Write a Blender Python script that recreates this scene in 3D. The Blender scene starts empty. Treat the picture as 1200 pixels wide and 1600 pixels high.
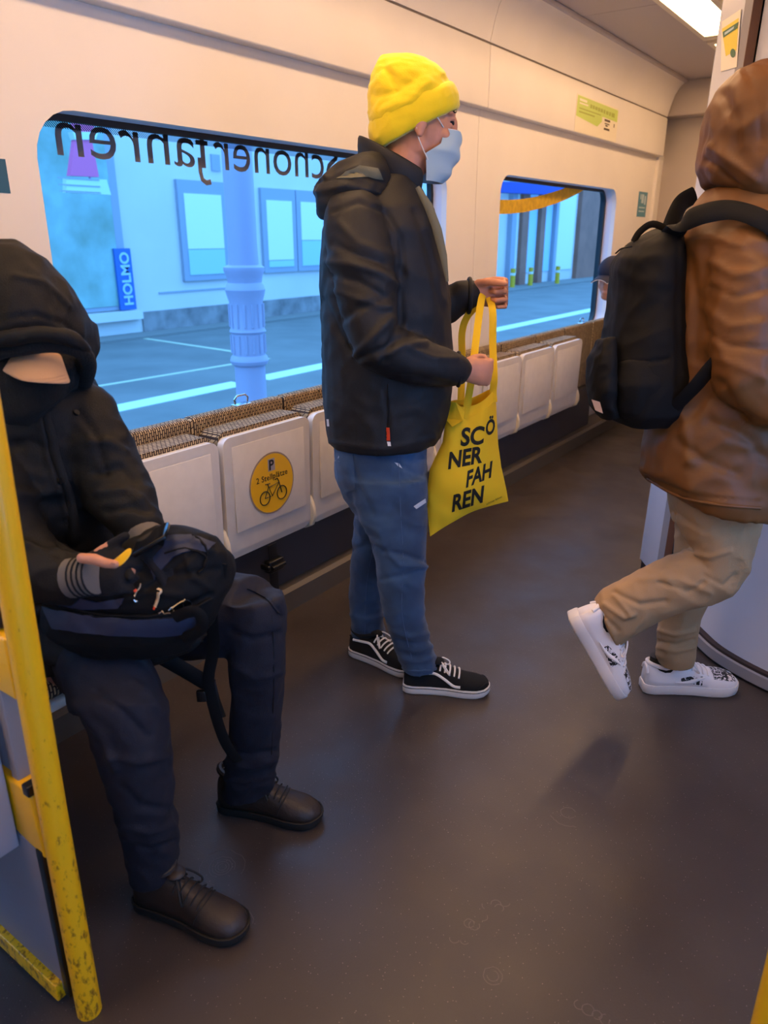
import bpy, bmesh, math, random
from mathutils import Vector, Matrix, noise
random.seed(7)

# ------------------------------------------------------------------ camera, world, light, exposure
sc = bpy.context.scene
FPX, CX, CY, CAMZ = 1168.0, 600.0, 800.0, 1.45
PIT, YAW = math.radians(20.3), math.radians(35.3)
cp, sp = math.cos(PIT), math.sin(PIT)
FW = Vector((-math.sin(YAW), math.cos(YAW), 0)); RT = Vector((math.cos(YAW), math.sin(YAW), 0)); UP = Vector((0, 0, 1))
EYE = Vector((0, 0, CAMZ))
cam_data = bpy.data.cameras.new('camera'); cam = bpy.data.objects.new('camera', cam_data)
sc.collection.objects.link(cam); sc.camera = cam
cam_data.sensor_fit = 'VERTICAL'; cam_data.sensor_height = 36; cam_data.lens = FPX / 1600 * 36
cam_data.clip_start = 0.05; cam_data.clip_end = 400
zc = -(FW * cp - UP * sp); xc = RT; yc = zc.cross(xc)
cam.matrix_world = Matrix(((xc.x, yc.x, zc.x, 0), (xc.y, yc.y, zc.y, 0), (xc.z, yc.z, zc.z, CAMZ), (0, 0, 0, 1)))
cam_data.dof.use_dof = True; cam_data.dof.focus_distance = 2.3; cam_data.dof.aperture_fstop = 4.0

world = bpy.data.worlds.new('overcast_sky'); sc.world = world; world.use_nodes = True
wn = world.node_tree; wn.nodes.clear()
w_out = wn.nodes.new('ShaderNodeOutputWorld'); w_bg = wn.nodes.new('ShaderNodeBackground')
w_tc = wn.nodes.new('ShaderNodeTexCoord'); w_sep = wn.nodes.new('ShaderNodeSeparateXYZ'); w_rp = wn.nodes.new('ShaderNodeValToRGB')
w_rp.color_ramp.elements[0].color = (0.14, 0.42, 0.95, 1); w_rp.color_ramp.elements[0].position = 0.0
w_rp.color_ramp.elements[1].color = (0.19, 0.50, 1.0, 1); w_rp.color_ramp.elements[1].position = 1.0
wn.links.new(w_tc.outputs['Generated'], w_sep.inputs[0]); wn.links.new(w_sep.outputs['Z'], w_rp.inputs[0])
wn.links.new(w_rp.outputs[0], w_bg.inputs['Color']); wn.links.new(w_bg.outputs[0], w_out.inputs['Surface'])
w_bg.inputs['Strength'].default_value = 4.5
LAMP_COL = (1.0, 0.61, 0.31); LAMP_STRENGTH = 17.5
sc.view_settings.view_transform = 'Standard'; sc.view_settings.look = 'None'
sc.view_settings.exposure = 0.0; sc.view_settings.gamma = 1.0; sc.view_settings.use_curve_mapping = False

# ------------------------------------------------------------------ helpers
def ray(px, py):
    a = px - CX; b = CY - py
    return FW * (FPX * cp + b * sp) + RT * a + UP * (b * cp - FPX * sp)
def at(px, py, d):
    r = ray(px, py); return EYE + r * (d / r.dot(FW))
def atx(px, py, X):
    r = ray(px, py); return EYE + r * (X / r.x)
def aty(px, py, Y):
    r = ray(px, py); return EYE + r * (Y / r.y)
def atz(px, py, Z=0):
    r = ray(px, py); return EYE + r * ((Z - CAMZ) / r.z)
def proj(p):
    q = p - EYE; fw = q.dot(FW); u = q.z
    zz = fw * cp - u * sp; yy = fw * sp + u * cp
    return CX + FPX * q.dot(RT) / zz, CY - FPX * yy / zz
COL = sc.collection

def link(o, parent=None):
    COL.objects.link(o)
    if parent is not None: o.parent = parent
    return o
def worldloc(o):
    v = Vector((0, 0, 0))
    while o is not None: v += o.location; o = o.parent
    return v
def tag(o, label=None, cat=None, group=None, kind=None):
    if label: o['label'] = label
    if cat: o['category'] = cat
    if group: o['group'] = group
    if kind: o['kind'] = kind
    return o
def thing(name, loc, label, cat, group=None, kind=None):
    o = bpy.data.objects.new(name, None); o.empty_display_size = 0.1; o.location = loc
    link(o); return tag(o, label, cat, group, kind)

class MB:
    def __init__(s): s.v = []; s.f = []
    def add(s, vs, fs):
        n = len(s.v); s.v += [Vector(v) for v in vs]; s.f += [tuple(i + n for i in f) for f in fs]; return s
    def box(s, a, b):
        x0, y0, z0 = a; x1, y1, z1 = b
        return s.add([(x0,y0,z0),(x1,y0,z0),(x1,y1,z0),(x0,y1,z0),(x0,y0,z1),(x1,y0,z1),(x1,y1,z1),(x0,y1,z1)],
                     [(0,3,2,1),(4,5,6,7),(0,1,5,4),(1,2,6,5),(2,3,7,6),(3,0,4,7)])
    def obox(s, c, ex, ey, ez):   # oriented box: centre and half-axis vectors
        c = Vector(c); vs = []
        for k in (-1, 1):
            for i, j in ((-1,-1),(1,-1),(1,1),(-1,1)): vs.append(c + ex*i + ey*j + ez*k)
        return s.add(vs, [(0,3,2,1),(4,5,6,7),(0,1,5,4),(1,2,6,5),(2,3,7,6),(3,0,4,7)])
    def loft(s, rings, caps=True, closed=False):
        n = len(s.v); m = len(rings[0]); k = len(rings)
        for r in rings: s.v += [Vector(p) for p in r]
        for i in range(k if closed else k - 1):
            a = n + i*m; b = n + ((i+1) % k)*m
            for j in range(m):
                s.f.append((a+j, a+(j+1) % m, b+(j+1) % m, b+j))
        if caps and not closed:
            s.f.append(tuple(n+j for j in reversed(range(m)))); s.f.append(tuple(n+(k-1)*m+j for j in range(m)))
        return s
    def tube(s, pts, r, n=10, flat=1.0, up=None, closed=False, caps=True):
        pts = [Vector(p) for p in pts]; K = len(pts); rings = []; prev = None
        for i, p in enumerate(pts):
            if closed: t = pts[(i+1) % K] - pts[i-1]
            else: t = pts[min(i+1, K-1)] - pts[max(i-1, 0)]
            if t.length < 1e-9: t = Vector((0,0,1))
            t.normalize()
            if up is not None: a = t.cross(Vector(up))
            elif prev is not None: a = prev - t*prev.dot(t)
            else: a = t.cross(Vector((0,0,1)))
            if a.length < 1e-4: a = t.cross(Vector((0,1,0)))
            a.normalize(); prev = a; b = t.cross(a)
            rr = r[i] if isinstance(r, (list, tuple)) else r
            rings.append([p + a*math.cos(q)*rr + b*math.sin(q)*rr*flat for q in [2*math.pi*j/n for j in range(n)]])
        return s.loft(rings, caps, closed)
    def ell(s, c, rx, ry, rz, M=None, n=16, m=10):
        c = Vector(c); rings = []
        for i in range(1, m):
            th = math.pi*i/m
            ring = []
            for j in range(n):
                q = 2*math.pi*j/n
                p = Vector((rx*math.sin(th)*math.cos(q), ry*math.sin(th)*math.sin(q), -rz*math.cos(th))) + c
                ring.append(M @ p if M else p)
            rings.append(ring)
        return s.loft(rings)
    def prism(s, poly, dvec):
        dvec = Vector(dvec); n = len(poly)
        return s.add([Vector(p) for p in poly] + [Vector(p) + dvec for p in poly],
                     [tuple(reversed(range(n))), tuple(range(n, 2*n))] + [(i, (i+1) % n, (i+1) % n + n, i+n) for i in range(n)])

def evalmesh(me, mods):
    o = bpy.data.objects.new('tmp', me); COL.objects.link(o)
    for typ, kw in mods:
        m = o.modifiers.new('m', typ)
        for k, v in kw.items(): setattr(m, k, v)
    dg = bpy.context.evaluated_depsgraph_get()
    res = bpy.data.meshes.new_from_object(o.evaluated_get(dg))
    bpy.data.objects.remove(o); return res

def put(name, mb, mat, parent=None, smooth=True, remesh=None, sm=6, smf=0.5, disp=None, mods=None, bevel=None, solid=None, recalc=True, subsurf=0, angle=40):
    me = bpy.data.meshes.new(name); me.from_pydata([tuple(v) for v in mb.v], [], mb.f); me.update()
    if recalc:
        bm = bmesh.new(); bm.from_mesh(me); bmesh.ops.recalc_face_normals(bm, faces=bm.faces); bm.to_mesh(me); bm.free()
    ml = []
    if solid: ml.append(('SOLIDIFY', dict(thickness=solid, offset=0)))
    if bevel: ml.append(('BEVEL', dict(width=bevel, segments=3, limit_method='ANGLE', angle_limit=math.radians(35))))
    if subsurf: ml.append(('SUBSURF', dict(levels=subsurf, render_levels=subsurf)))
    if remesh: ml.append(('REMESH', dict(mode='VOXEL', voxel_size=remesh, use_smooth_shade=True)))
    if remesh and sm: ml.append(('SMOOTH', dict(factor=smf, iterations=sm)))
    if ml: me = evalmesh(me, ml)
    if disp:
        for d in (disp if isinstance(disp, list) else [disp]): d(me)
    if smooth:
        me.shade_smooth() if hasattr(me, 'shade_smooth') else None
        if not remesh and not subsurf:
            bm = bmesh.new(); bm.from_mesh(me)
            for e in bm.edges:
                if len(e.link_faces) == 2 and e.calc_face_angle(0) > math.radians(angle): e.smooth = False
            bm.to_mesh(me); bm.free()
    off = worldloc(parent) if parent is not None else Vector((0, 0, 0))
    if parent is not None: me.transform(Matrix.Translation(-off))
    me.name = name; me.materials.clear(); me.materials.append(mat)
    o = bpy.data.objects.new(name, me); return link(o, parent)

def copy_tree(o, delta=None, parent=None):
    c = o.copy(); COL.objects.link(c); c.parent = parent
    if delta is not None: c.location = o.location + Vector(delta)
    for ch in o.children: copy_tree(ch, None, c)
    return c

# section with a left and a right silhouette pixel at depth d, half thickness th along the view
def LR(xl, yl, xr, yr, d, th, dr=0.0, n=28, p=2.3):
    return (at(xl, yl, d - dr), at(xr, yr, d + dr), th, n, p)
def lr_loft(mb, secs, caps=True):
    cs = [(s[0] + s[1]) / 2 for s in secs]; rings = []
    for i, s in enumerate(secs):
        t = cs[min(i+1, len(cs)-1)] - cs[max(i-1, 0)]; t.normalize()
        a = (s[1] - s[0]) / 2; b = a.normalized().cross(t); b.normalize(); b *= s[2]
        n, p = s[3], s[4]; ring = []
        for j in range(n):
            q = 2*math.pi*j/n; c_, s_ = math.cos(q), math.sin(q)
            ring.append(cs[i] + a*math.copysign(abs(c_)**(2/p), c_) + b*math.copysign(abs(s_)**(2/p), s_))
        rings.append(ring)
    return mb.loft(rings, caps)
def limb(mb, pts, n=18, flat=1.0):      # pts: (px, py, depth, radius)
    # ball caps give rounded ends
    P = [at(a, b, d) for a, b, d, r in pts]; R_ = [r for *_, r in pts]
    mb.tube(P, R_, n=n, flat=flat)
    mb.ell(P[0], R_[0], R_[0], R_[0], n=14, m=8); mb.ell(P[-1], R_[-1]*.98, R_[-1]*.98, R_[-1]*.98, n=14, m=8)
    return mb
def spline(pts, k=6):
    pts = [Vector(p) for p in pts]; out = []
    for i in range(len(pts)-1):
        p0 = pts[max(i-1, 0)]; p1 = pts[i]; p2 = pts[i+1]; p3 = pts[min(i+2, len(pts)-1)]
        for j in range(k):
            t = j/k
            out.append(0.5*((2*p1) + (p2-p0)*t + (2*p0-5*p1+4*p2-p3)*t*t + (3*p1-p0-3*p2+p3)*t**3))
    out.append(pts[-1]); return out

# surface sculpting
def wrinkle(amp, scale, stretch=(1, 1, 1), seed=0.0, zmin=None):
    def f(me):
        ns = [Vector(v.normal) for v in me.vertices]
        for v, n in zip(me.vertices, ns):
            q = Vector((v.co.x*stretch[0], v.co.y*stretch[1], v.co.z*stretch[2]))*scale + Vector((seed, seed*1.7, seed*.3))
            w = noise.noise_vector(q*0.6)*0.7
            h = 1 - 2*abs(noise.noise(q + w))
            h += 0.5*(1 - 2*abs(noise.noise(q*2.1 + w)))
            v.co += n * (amp*(h - 0.9))
        me.update()
    return f
def creases(lines, side=True):  # (pixel polyline, width px, height m): folds on the surface that faces the aisle
    def f(me):
        ns = [Vector(v.normal) for v in me.vertices]
        L = []
        for poly, w, h in lines:
            xs = [p[0] for p in poly]; ys = [p[1] for p in poly]
            L.append((poly, w, h, min(xs)-3*w, max(xs)+3*w, min(ys)-3*w, max(ys)+3*w))
        for v, n in zip(me.vertices, ns):
            if n.dot(EYE - v.co) <= 0: continue
            x, y = proj(v.co); tot = 0
            for poly, w, h, x0, x1, y0, y1 in L:
                if x < x0 or x > x1 or y < y0 or y > y1: continue
                best = 1e9
                for (ax, ay), (bx, by) in zip(poly[:-1], poly[1:]):
                    dx, dy = bx-ax, by-ay; t = max(0, min(1, ((x-ax)*dx+(y-ay)*dy)/(dx*dx+dy*dy+1e-9)))
                    dd = math.hypot(x-ax-t*dx, y-ay-t*dy); best = min(best, dd)
                tot += h*math.exp(-(best/w)**2)
            if tot: v.co += n*tot
        me.update()
    return f

# ------------------------------------------------------------------ materials
def lin(c):
    if isinstance(c, str): c = tuple(int(c[i:i+2], 16)/255 for i in (0, 2, 4))
    return tuple((x/12.92 if x <= 0.04045 else ((x+0.055)/1.055)**2.4) for x in c) + (1,)
def mat(name, col, rough=0.6, metal=0.0, bump=0.0, bscale=200, var=0.0, vscale=6, col2=None, spec=0.5, sheen=0.0, coat=0.0, emit=None, estr=0, grain=None):
    m = bpy.data.materials.new(name); m.use_nodes = True; nt = m.node_tree; b = nt.nodes['Principled BSDF']
    b.inputs['Base Color'].default_value = lin(col); b.inputs['Roughness'].default_value = rough; b.inputs['Metallic'].default_value = metal
    b.inputs['Specular IOR Level'].default_value = spec
    if sheen: b.inputs['Sheen Weight'].default_value = sheen
    if coat: b.inputs['Coat Weight'].default_value = coat
    if emit: b.inputs['Emission Color'].default_value = emit + (1,); b.inputs['Emission Strength'].default_value = estr
    tc = nt.nodes.new('ShaderNodeTexCoord')
    if var or col2:
        nz = nt.nodes.new('ShaderNodeTexNoise'); nz.inputs['Scale'].default_value = vscale; nz.inputs['Detail'].default_value = 5
        nt.links.new(tc.outputs['Object'], nz.inputs['Vector'])
        rp = nt.nodes.new('ShaderNodeValToRGB'); rp.color_ramp.elements[0].position = .35; rp.color_ramp.elements[1].position = .65
        c1 = lin(col); rp.color_ramp.elements[0].color = c1
        rp.color_ramp.elements[1].color = lin(col2) if col2 else tuple(min(1, x*(1+var)) for x in c1[:3]) + (1,)
        if not col2: rp.color_ramp.elements[0].color = tuple(x*(1-var) for x in c1[:3]) + (1,)
        nt.links.new(nz.outputs['Fac'], rp.inputs[0]); nt.links.new(rp.outputs[0], b.inputs['Base Color'])
    if bump:
        nz2 = nt.nodes.new('ShaderNodeTexNoise'); nz2.inputs['Scale'].default_value = bscale; nz2.inputs['Detail'].default_value = 3
        nt.links.new(tc.outputs['Object'], nz2.inputs['Vector'])
        bp = nt.nodes.new('ShaderNodeBump'); bp.inputs['Strength'].default_value = bump; bp.inputs['Distance'].default_value = 0.002
        nt.links.new(nz2.outputs['Fac'], bp.inputs['Height']); nt.links.new(bp.outputs[0], b.inputs['Normal'])
    return m

M = {}
M['wall'] = mat('wall_laminate', 'e3dcd2', .42, var=.02, vscale=3, bump=.05, bscale=300)
M['wall_edge'] = mat('wall_reveal', 'd5d3d8', .45)
M['ceiling'] = mat('ceiling_panel', 'b3a9a6', .5, bump=.05, bscale=300)
M['endwall'] = mat('end_wall_panel', 'b9ada2', .6)
M['gasket'] = mat('rubber_gasket', '101216', .5)
M['groove'] = mat('joint_shadow_gap', '6d625a', .7)
M['shell'] = mat('seat_shell_plastic', 'e2d8ca', .33, var=.03, vscale=20)
M['hinge'] = mat('hinge_cover_plastic', 'd9cdb4', .35)
M['plinth'] = mat('dark_plinth', '38363a', .45, bump=.1)
M['rail'] = mat('plinth_ledge', '5f584f', .35, metal=.3)
M['frame_dark'] = mat('dark_metal', '1b1b1d', .4, metal=.5)
M['yellow'] = mat('yellow_paint', 'f2b70a', .38, coat=.2)
M['chrome'] = mat('chrome', 'c8c6c4', .18, metal=1)
M['cabin'] = mat('cabin_laminate', 'c9c9d2', .35, var=.02, vscale=2)
M['cabin_jamb'] = mat('cabin_jamb_grey', '918c8e', .4)
M['darkgap'] = mat('door_seal', '2c1c18', .6)
M['screen_grey'] = mat('screen_panel_grey', 'a9a4aa', .4)
M['screen_kick'] = mat('screen_kick_grey', '7c7a84', .4, var=.06)
M['black'] = mat('black_plastic', '0c0c0d', .35)
M['white'] = mat('white_rubber', 'd9d3cc', .55)
M['skin'] = mat('skin', 'c98a6a', .5, var=.07, vscale=25, bump=.12, bscale=250)
M['beanie'] = mat('yellow_knit', 'f7d70c', .9, bump=.5, bscale=420, sheen=.3)
M['mask'] = mat('pale_blue_mask_cloth', 'a9c3cf', .8, bump=.15, bscale=500)
M['elastic'] = mat('white_elastic', 'e8e2dc', .8)
M['softshell'] = mat('black_softshell', '131214', .62, bump=.35, bscale=500, spec=.45)
M['lining'] = mat('olive_lining', '6d6a55', .85, bump=.4, bscale=300)
M['tee'] = mat('dark_tshirt', '121214', .9)
M['tote'] = mat('yellow_cotton', 'f7c81a', .85, bump=.35, bscale=600)
M['ink'] = mat('black_print', '1a160c', .8)
M['navytrouser'] = mat('navy_trouser', '0e0e1e', .8, bump=.5, bscale=500)
M['parka'] = mat('black_parka', '0f0d0c', .7, bump=.5, bscale=400, spec=.3)
M['fleece'] = mat('dark_fleece', '0d0b0a', 1.0, bump=1.0, bscale=250)
M['cap'] = mat('tan_cap', 'bf946f', .85, bump=.4, bscale=500)
M['glove'] = mat('navy_knit_glove', '0c0d14', .95, bump=.7, bscale=300)
M['phone'] = mat('phone_black', '09090a', .2)
M['pack_navy'] = mat('navy_nylon', '1d2740', .6, bump=.3, bscale=600)
M['pack_black'] = mat('black_nylon', '0a090a', .75, bump=.3, bscale=600, spec=.25)
M['boot'] = mat('dark_brown_leather', '2e221c', .5, bump=.35, bscale=150, var=.2, vscale=12)
M['boot_sole'] = mat('dark_sole', '16120f', .7)
M['brownjacket'] = mat('brown_coated_cotton', '6c441c', .55, bump=.25, bscale=60, var=.15, vscale=5, spec=.45)
M['khaki'] = mat('khaki_cotton', 'a68763', .85, bump=.4, bscale=400)
M['sneaker'] = mat('white_leather', 'e9e2e2', .4)
M['suede'] = mat('black_suede', '0c0b0b', .95)
M['sneaker_sole'] = mat('white_sole', 'dcd5d2', .6)
M['leather_tag'] = mat('tan_leather_tag', 'b98e6c', .6)
M['grey_knit'] = mat('grey_knit', '645d57', .95, bump=.6, bscale=350)
M['red_trim'] = mat('orange_red_trim', 'd8431c', .6)
M['navy_cap'] = mat('navy_cap_cloth', '161c33', .8, bump=.3)
M['hazel'] = mat('eye_brown', '241710', .3)

def denim():
    m = mat('blue_denim', '2c4f7f', .85, bump=.6, bscale=700, sheen=.15)
    nt = m.node_tree; b = nt.nodes['Principled BSDF']; tc = nt.nodes['Texture Coordinate']
    n1 = nt.nodes.new('ShaderNodeTexNoise'); n1.inputs['Scale'].default_value = 7; n1.inputs['Detail'].default_value = 6
    nt.links.new(tc.outputs['Object'], n1.inputs['Vector'])
    rp = nt.nodes.new('ShaderNodeValToRGB'); e = rp.color_ramp.elements
    e[0].position = .3; e[0].color = lin('152a45'); e[1].position = .72; e[1].color = lin('38587c')
    nt.links.new(n1.outputs['Fac'], rp.inputs[0]); nt.links.new(rp.outputs[0], b.inputs['Base Color']); return m
M['denim'] = denim()

def seat_fabric():
    m = bpy.data.materials.new('dashed_moquette'); m.use_nodes = True; nt = m.node_tree; b = nt.nodes['Principled BSDF']
    b.inputs['Roughness'].default_value = .95; b.inputs['Specular IOR Level'].default_value = .2
    g = nt.nodes.new('ShaderNodeNewGeometry'); sp_ = nt.nodes.new('ShaderNodeSeparateXYZ'); cb = nt.nodes.new('ShaderNodeCombineXYZ')
    ad = nt.nodes.new('ShaderNodeMath'); ad.operation = 'SUBTRACT'
    nt.links.new(g.outputs['Position'], sp_.inputs[0]); nt.links.new(sp_.outputs['Z'], ad.inputs[0]); nt.links.new(sp_.outputs['X'], ad.inputs[1])
    nt.links.new(ad.outputs[0], cb.inputs[0]); nt.links.new(sp_.outputs['Y'], cb.inputs[1])
    br = nt.nodes.new('ShaderNodeTexBrick'); br.inputs['Scale'].default_value = 1.0
    br.inputs['Brick Width'].default_value = .024; br.inputs['Row Height'].default_value = .0085; br.inputs['Mortar Size'].default_value = .0024
    br.inputs['Mortar Smooth'].default_value = .2; br.offset = .5; br.inputs['Bias'].default_value = 0
    br.inputs['Color1'].default_value = lin('cdb48a'); br.inputs['Color2'].default_value = lin('a08a68'); br.inputs['Mortar'].default_value = lin('3f332f')
    nt.links.new(cb.outputs[0], br.inputs['Vector'])
    br2 = nt.nodes.new('ShaderNodeTexVoronoi'); br2.inputs['Scale'].default_value = 26; nt.links.new(cb.outputs[0], br2.inputs['Vector'])
    th = nt.nodes.new('ShaderNodeMath'); th.operation = 'LESS_THAN'; th.inputs[1].default_value = .10; nt.links.new(br2.outputs['Distance'], th.inputs[0])
    mx = nt.nodes.new('ShaderNodeMixRGB'); mx.inputs[2].default_value = lin('221c24')
    nt.links.new(th.outputs[0], mx.inputs[0]); nt.links.new(br.outputs['Color'], mx.inputs[1]); nt.links.new(mx.outputs[0], b.inputs['Base Color'])
    return m
M['moquette'] = seat_fabric()

def floor_mat():
    m = bpy.data.materials.new('speckled_vinyl'); m.use_nodes = True; nt = m.node_tree; b = nt.nodes['Principled BSDF']
    tc = nt.nodes.new('ShaderNodeTexCoord'); L = nt.links.new
    n1 = nt.nodes.new('ShaderNodeTexNoise'); n1.inputs['Scale'].default_value = 1.7; n1.inputs['Detail'].default_value = 8; L(tc.outputs['Object'], n1.inputs['Vector'])
    rp = nt.nodes.new('ShaderNodeValToRGB'); rp.color_ramp.elements[0].position = .3; rp.color_ramp.elements[1].position = .7
    rp.color_ramp.elements[0].color = lin('332c2b'); rp.color_ramp.elements[1].color = lin('443b37'); L(n1.outputs['Fac'], rp.inputs[0])
    vo = nt.nodes.new('ShaderNodeTexVoronoi'); vo.inputs['Scale'].default_value = 150; L(tc.outputs['Object'], vo.inputs['Vector'])
    sx = nt.nodes.new('ShaderNodeSeparateColor'); L(vo.outputs['Color'], sx.inputs[0])
    pick = nt.nodes.new('ShaderNodeMath'); pick.operation = 'GREATER_THAN'; pick.inputs[1].default_value = .80; L(sx.outputs[0], pick.inputs[0])
    dot = nt.nodes.new('ShaderNodeMath'); dot.operation = 'LESS_THAN'; dot.inputs[1].default_value = .13; L(vo.outputs['Distance'], dot.inputs[0])
    mu = nt.nodes.new('ShaderNodeMath'); mu.operation = 'MULTIPLY'; L(pick.outputs[0], mu.inputs[0]); L(dot.outputs[0], mu.inputs[1])
    mx = nt.nodes.new('ShaderNodeMixRGB'); mx.inputs[2].default_value = lin('8a7d75'); L(mu.outputs[0], mx.inputs[0]); L(rp.outputs[0], mx.inputs[1])
    # dried drip rings and scuffs
    L(mx.outputs[0], b.inputs['Base Color'])
    n2 = nt.nodes.new('ShaderNodeTexNoise'); n2.inputs['Scale'].default_value = 5; n2.inputs['Detail'].default_value = 7; L(tc.outputs['Object'], n2.inputs['Vector'])
    mr = nt.nodes.new('ShaderNodeMapRange'); mr.inputs['From Min'].default_value = .3; mr.inputs['From Max'].default_value = .7
    mr.inputs['To Min'].default_value = .34; mr.inputs['To Max'].default_value = .52; L(n2.outputs['Fac'], mr.inputs[0]); L(mr.outputs[0], b.inputs['Roughness'])
    n3 = nt.nodes.new('ShaderNodeTexNoise'); n3.inputs['Scale'].default_value = 220; L(tc.outputs['Object'], n3.inputs['Vector'])
    bp = nt.nodes.new('ShaderNodeBump'); bp.inputs['Strength'].default_value = .25; bp.inputs['Distance'].default_value = .002
    L(n3.outputs['Fac'], bp.inputs['Height']); L(bp.outputs[0], b.inputs['Normal']); b.inputs['Specular IOR Level'].default_value = .5
    return m
M['floor'] = floor_mat()

def glass_mat(name, tint, refl=1.0):
    m = bpy.data.materials.new(name); m.use_nodes = True; nt = m.node_tree; nt.nodes.clear(); L = nt.links.new
    o = nt.nodes.new('ShaderNodeOutputMaterial'); t = nt.nodes.new('ShaderNodeBsdfTransparent'); g = nt.nodes.new('ShaderNodeBsdfGlossy')
    t.inputs[0].default_value = tint; g.inputs['Roughness'].default_value = .02
    fr = nt.nodes.new('ShaderNodeFresnel'); fr.inputs['IOR'].default_value = 1.5; mx = nt.nodes.new('ShaderNodeMixShader')
    ge = nt.nodes.new('ShaderNodeNewGeometry'); iv = nt.nodes.new('ShaderNodeMath'); iv.operation = 'SUBTRACT'; iv.inputs[0].default_value = 1
    ml = nt.nodes.new('ShaderNodeMath'); ml.operation = 'MULTIPLY'; L(ge.outputs['Backfacing'], iv.inputs[1]); L(iv.outputs[0], ml.inputs[0]); L(fr.outputs[0], ml.inputs[1])
    L(ml.outputs[0], mx.inputs[0]); L(t.outputs[0], mx.inputs[1]); L(g.outputs[0], mx.inputs[2]); L(mx.outputs[0], o.inputs[0]); return m
M['glass'] = glass_mat('window_glass', (.86, .95, 1, 1))
def frit_mat():
    m = bpy.data.materials.new('frit_hatching'); m.use_nodes = True; nt = m.node_tree; nt.nodes.clear(); L = nt.links.new
    o = nt.nodes.new('ShaderNodeOutputMaterial'); t = nt.nodes.new('ShaderNodeBsdfTransparent'); d = nt.nodes.new('ShaderNodeBsdfDiffuse')
    d.inputs[0].default_value = (.02, .02, .025, 1)
    g = nt.nodes.new('ShaderNodeNewGeometry'); s = nt.nodes.new('ShaderNodeSeparateXYZ'); L(g.outputs['Position'], s.inputs[0])
    a = nt.nodes.new('ShaderNodeMath'); a.operation = 'ADD'; L(s.outputs['Y'], a.inputs[0]); L(s.outputs['Z'], a.inputs[1])
    b = nt.nodes.new('ShaderNodeMath'); b.operation = 'MULTIPLY'; b.inputs[1].default_value = 130; L(a.outputs[0], b.inputs[0])
    f = nt.nodes.new('ShaderNodeMath'); f.operation = 'FRACT'; L(b.outputs[0], f.inputs[0])
    k = nt.nodes.new('ShaderNodeMath'); k.operation = 'LESS_THAN'; k.inputs[1].default_value = .45; L(f.outputs[0], k.inputs[0])
    mx = nt.nodes.new('ShaderNodeMixShader'); L(k.outputs[0], mx.inputs[0]); L(t.outputs[0], mx.inputs[1]); L(d.outputs[0], mx.inputs[2]); L(mx.outputs[0], o.inputs[0]); return m
M['frit'] = frit_mat()
M['lamp'] = mat('lamp_diffuser', 'ffffff', .5, emit=LAMP_COL, estr=LAMP_STRENGTH)
def scuffed_yellow():
    m = mat('scuffed_yellow_paint', 'eeb30a', .4, coat=.2); nt = m.node_tree; b = nt.nodes['Principled BSDF']; tc = nt.nodes['Texture Coordinate']; L = nt.links.new
    mp = nt.nodes.new('ShaderNodeMapping'); mp.inputs['Scale'].default_value = (1, 1, .45); L(tc.outputs['Object'], mp.inputs[0])
    n = nt.nodes.new('ShaderNodeTexNoise'); n.inputs['Scale'].default_value = 90; n.inputs['Detail'].default_value = 6; n.inputs['Roughness'].default_value = .65; L(mp.outputs[0], n.inputs['Vector'])
    s = nt.nodes.new('ShaderNodeSeparateXYZ'); L(tc.outputs['Object'], s.inputs[0])
    mr = nt.nodes.new('ShaderNodeMapRange'); mr.inputs['From Min'].default_value = 0; mr.inputs['From Max'].default_value = .9; mr.inputs['To Min'].default_value = .11; mr.inputs['To Max'].default_value = -.05; L(s.outputs['Z'], mr.inputs[0])
    a = nt.nodes.new('ShaderNodeMath'); a.operation = 'ADD'; L(n.outputs['Fac'], a.inputs[0]); L(mr.outputs[0], a.inputs[1])
    rp = nt.nodes.new('ShaderNodeValToRGB'); e = rp.color_ramp.elements; e[0].position = .60; e[0].color = lin('eeb30a'); e[1].position = .72; e[1].color = lin('8a5a10')
    L(a.outputs[0], rp.inputs[0]); L(rp.outputs[0], b.inputs['Base Color']); return m
M['pole'] = scuffed_yellow()

# flat 2-D outlines (with holes) to solid plates, and lettering
def curve_mesh(loops, half, bevel=0.0):
    cu = bpy.data.curves.new('c', 'CURVE'); cu.dimensions = '2D'; cu.fill_mode = 'BOTH'; cu.extrude = half; cu.bevel_depth = bevel
    for lp in loops:
        s = cu.splines.new('POLY'); s.points.add(len(lp)-1)
        for p, (u, v) in zip(s.points, lp): p.co = (u, v, 0, 1)
        s.use_cyclic_u = True
    o = bpy.data.objects.new('t', cu); COL.objects.link(o); dg = bpy.context.evaluated_depsgraph_get()
    me = bpy.data.meshes.new_from_object(o.evaluated_get(dg)); bpy.data.objects.remove(o); return me
def text_mesh(txt, size, half=.0006, align='CENTER', space=1.0, bold=0.0):
    cu = bpy.data.curves.new('t', 'FONT'); cu.body = txt; cu.size = size; cu.align_x = align; cu.align_y = 'BOTTOM_BASELINE'; cu.extrude = half
    cu.space_character = space; cu.offset = bold; cu.resolution_u = 4
    o = bpy.data.objects.new('t', cu); COL.objects.link(o); dg = bpy.context.evaluated_depsgraph_get()
    me = bpy.data.meshes.new_from_object(o.evaluated_get(dg)); bpy.data.objects.remove(o); return me
def me_to_mb(me, fn):
    mb = MB(); mb.add([fn(v.co) for v in me.vertices], [tuple(p.vertices) for p in me.polygons]); bpy.data.meshes.remove(me); return mb
def rrect(u0, v0, u1, v1, r, n=6):
    out = []
    for (cu, cv, a0) in ((u1-r, v1-r, 0), (u0+r, v1-r, 90), (u0+r, v0+r, 180), (u1-r, v0+r, 270)):
        for i in range(n+1):
            a = math.radians(a0 + 90*i/n); out.append((cu + r*math.cos(a), cv + r*math.sin(a)))
    return out
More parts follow.
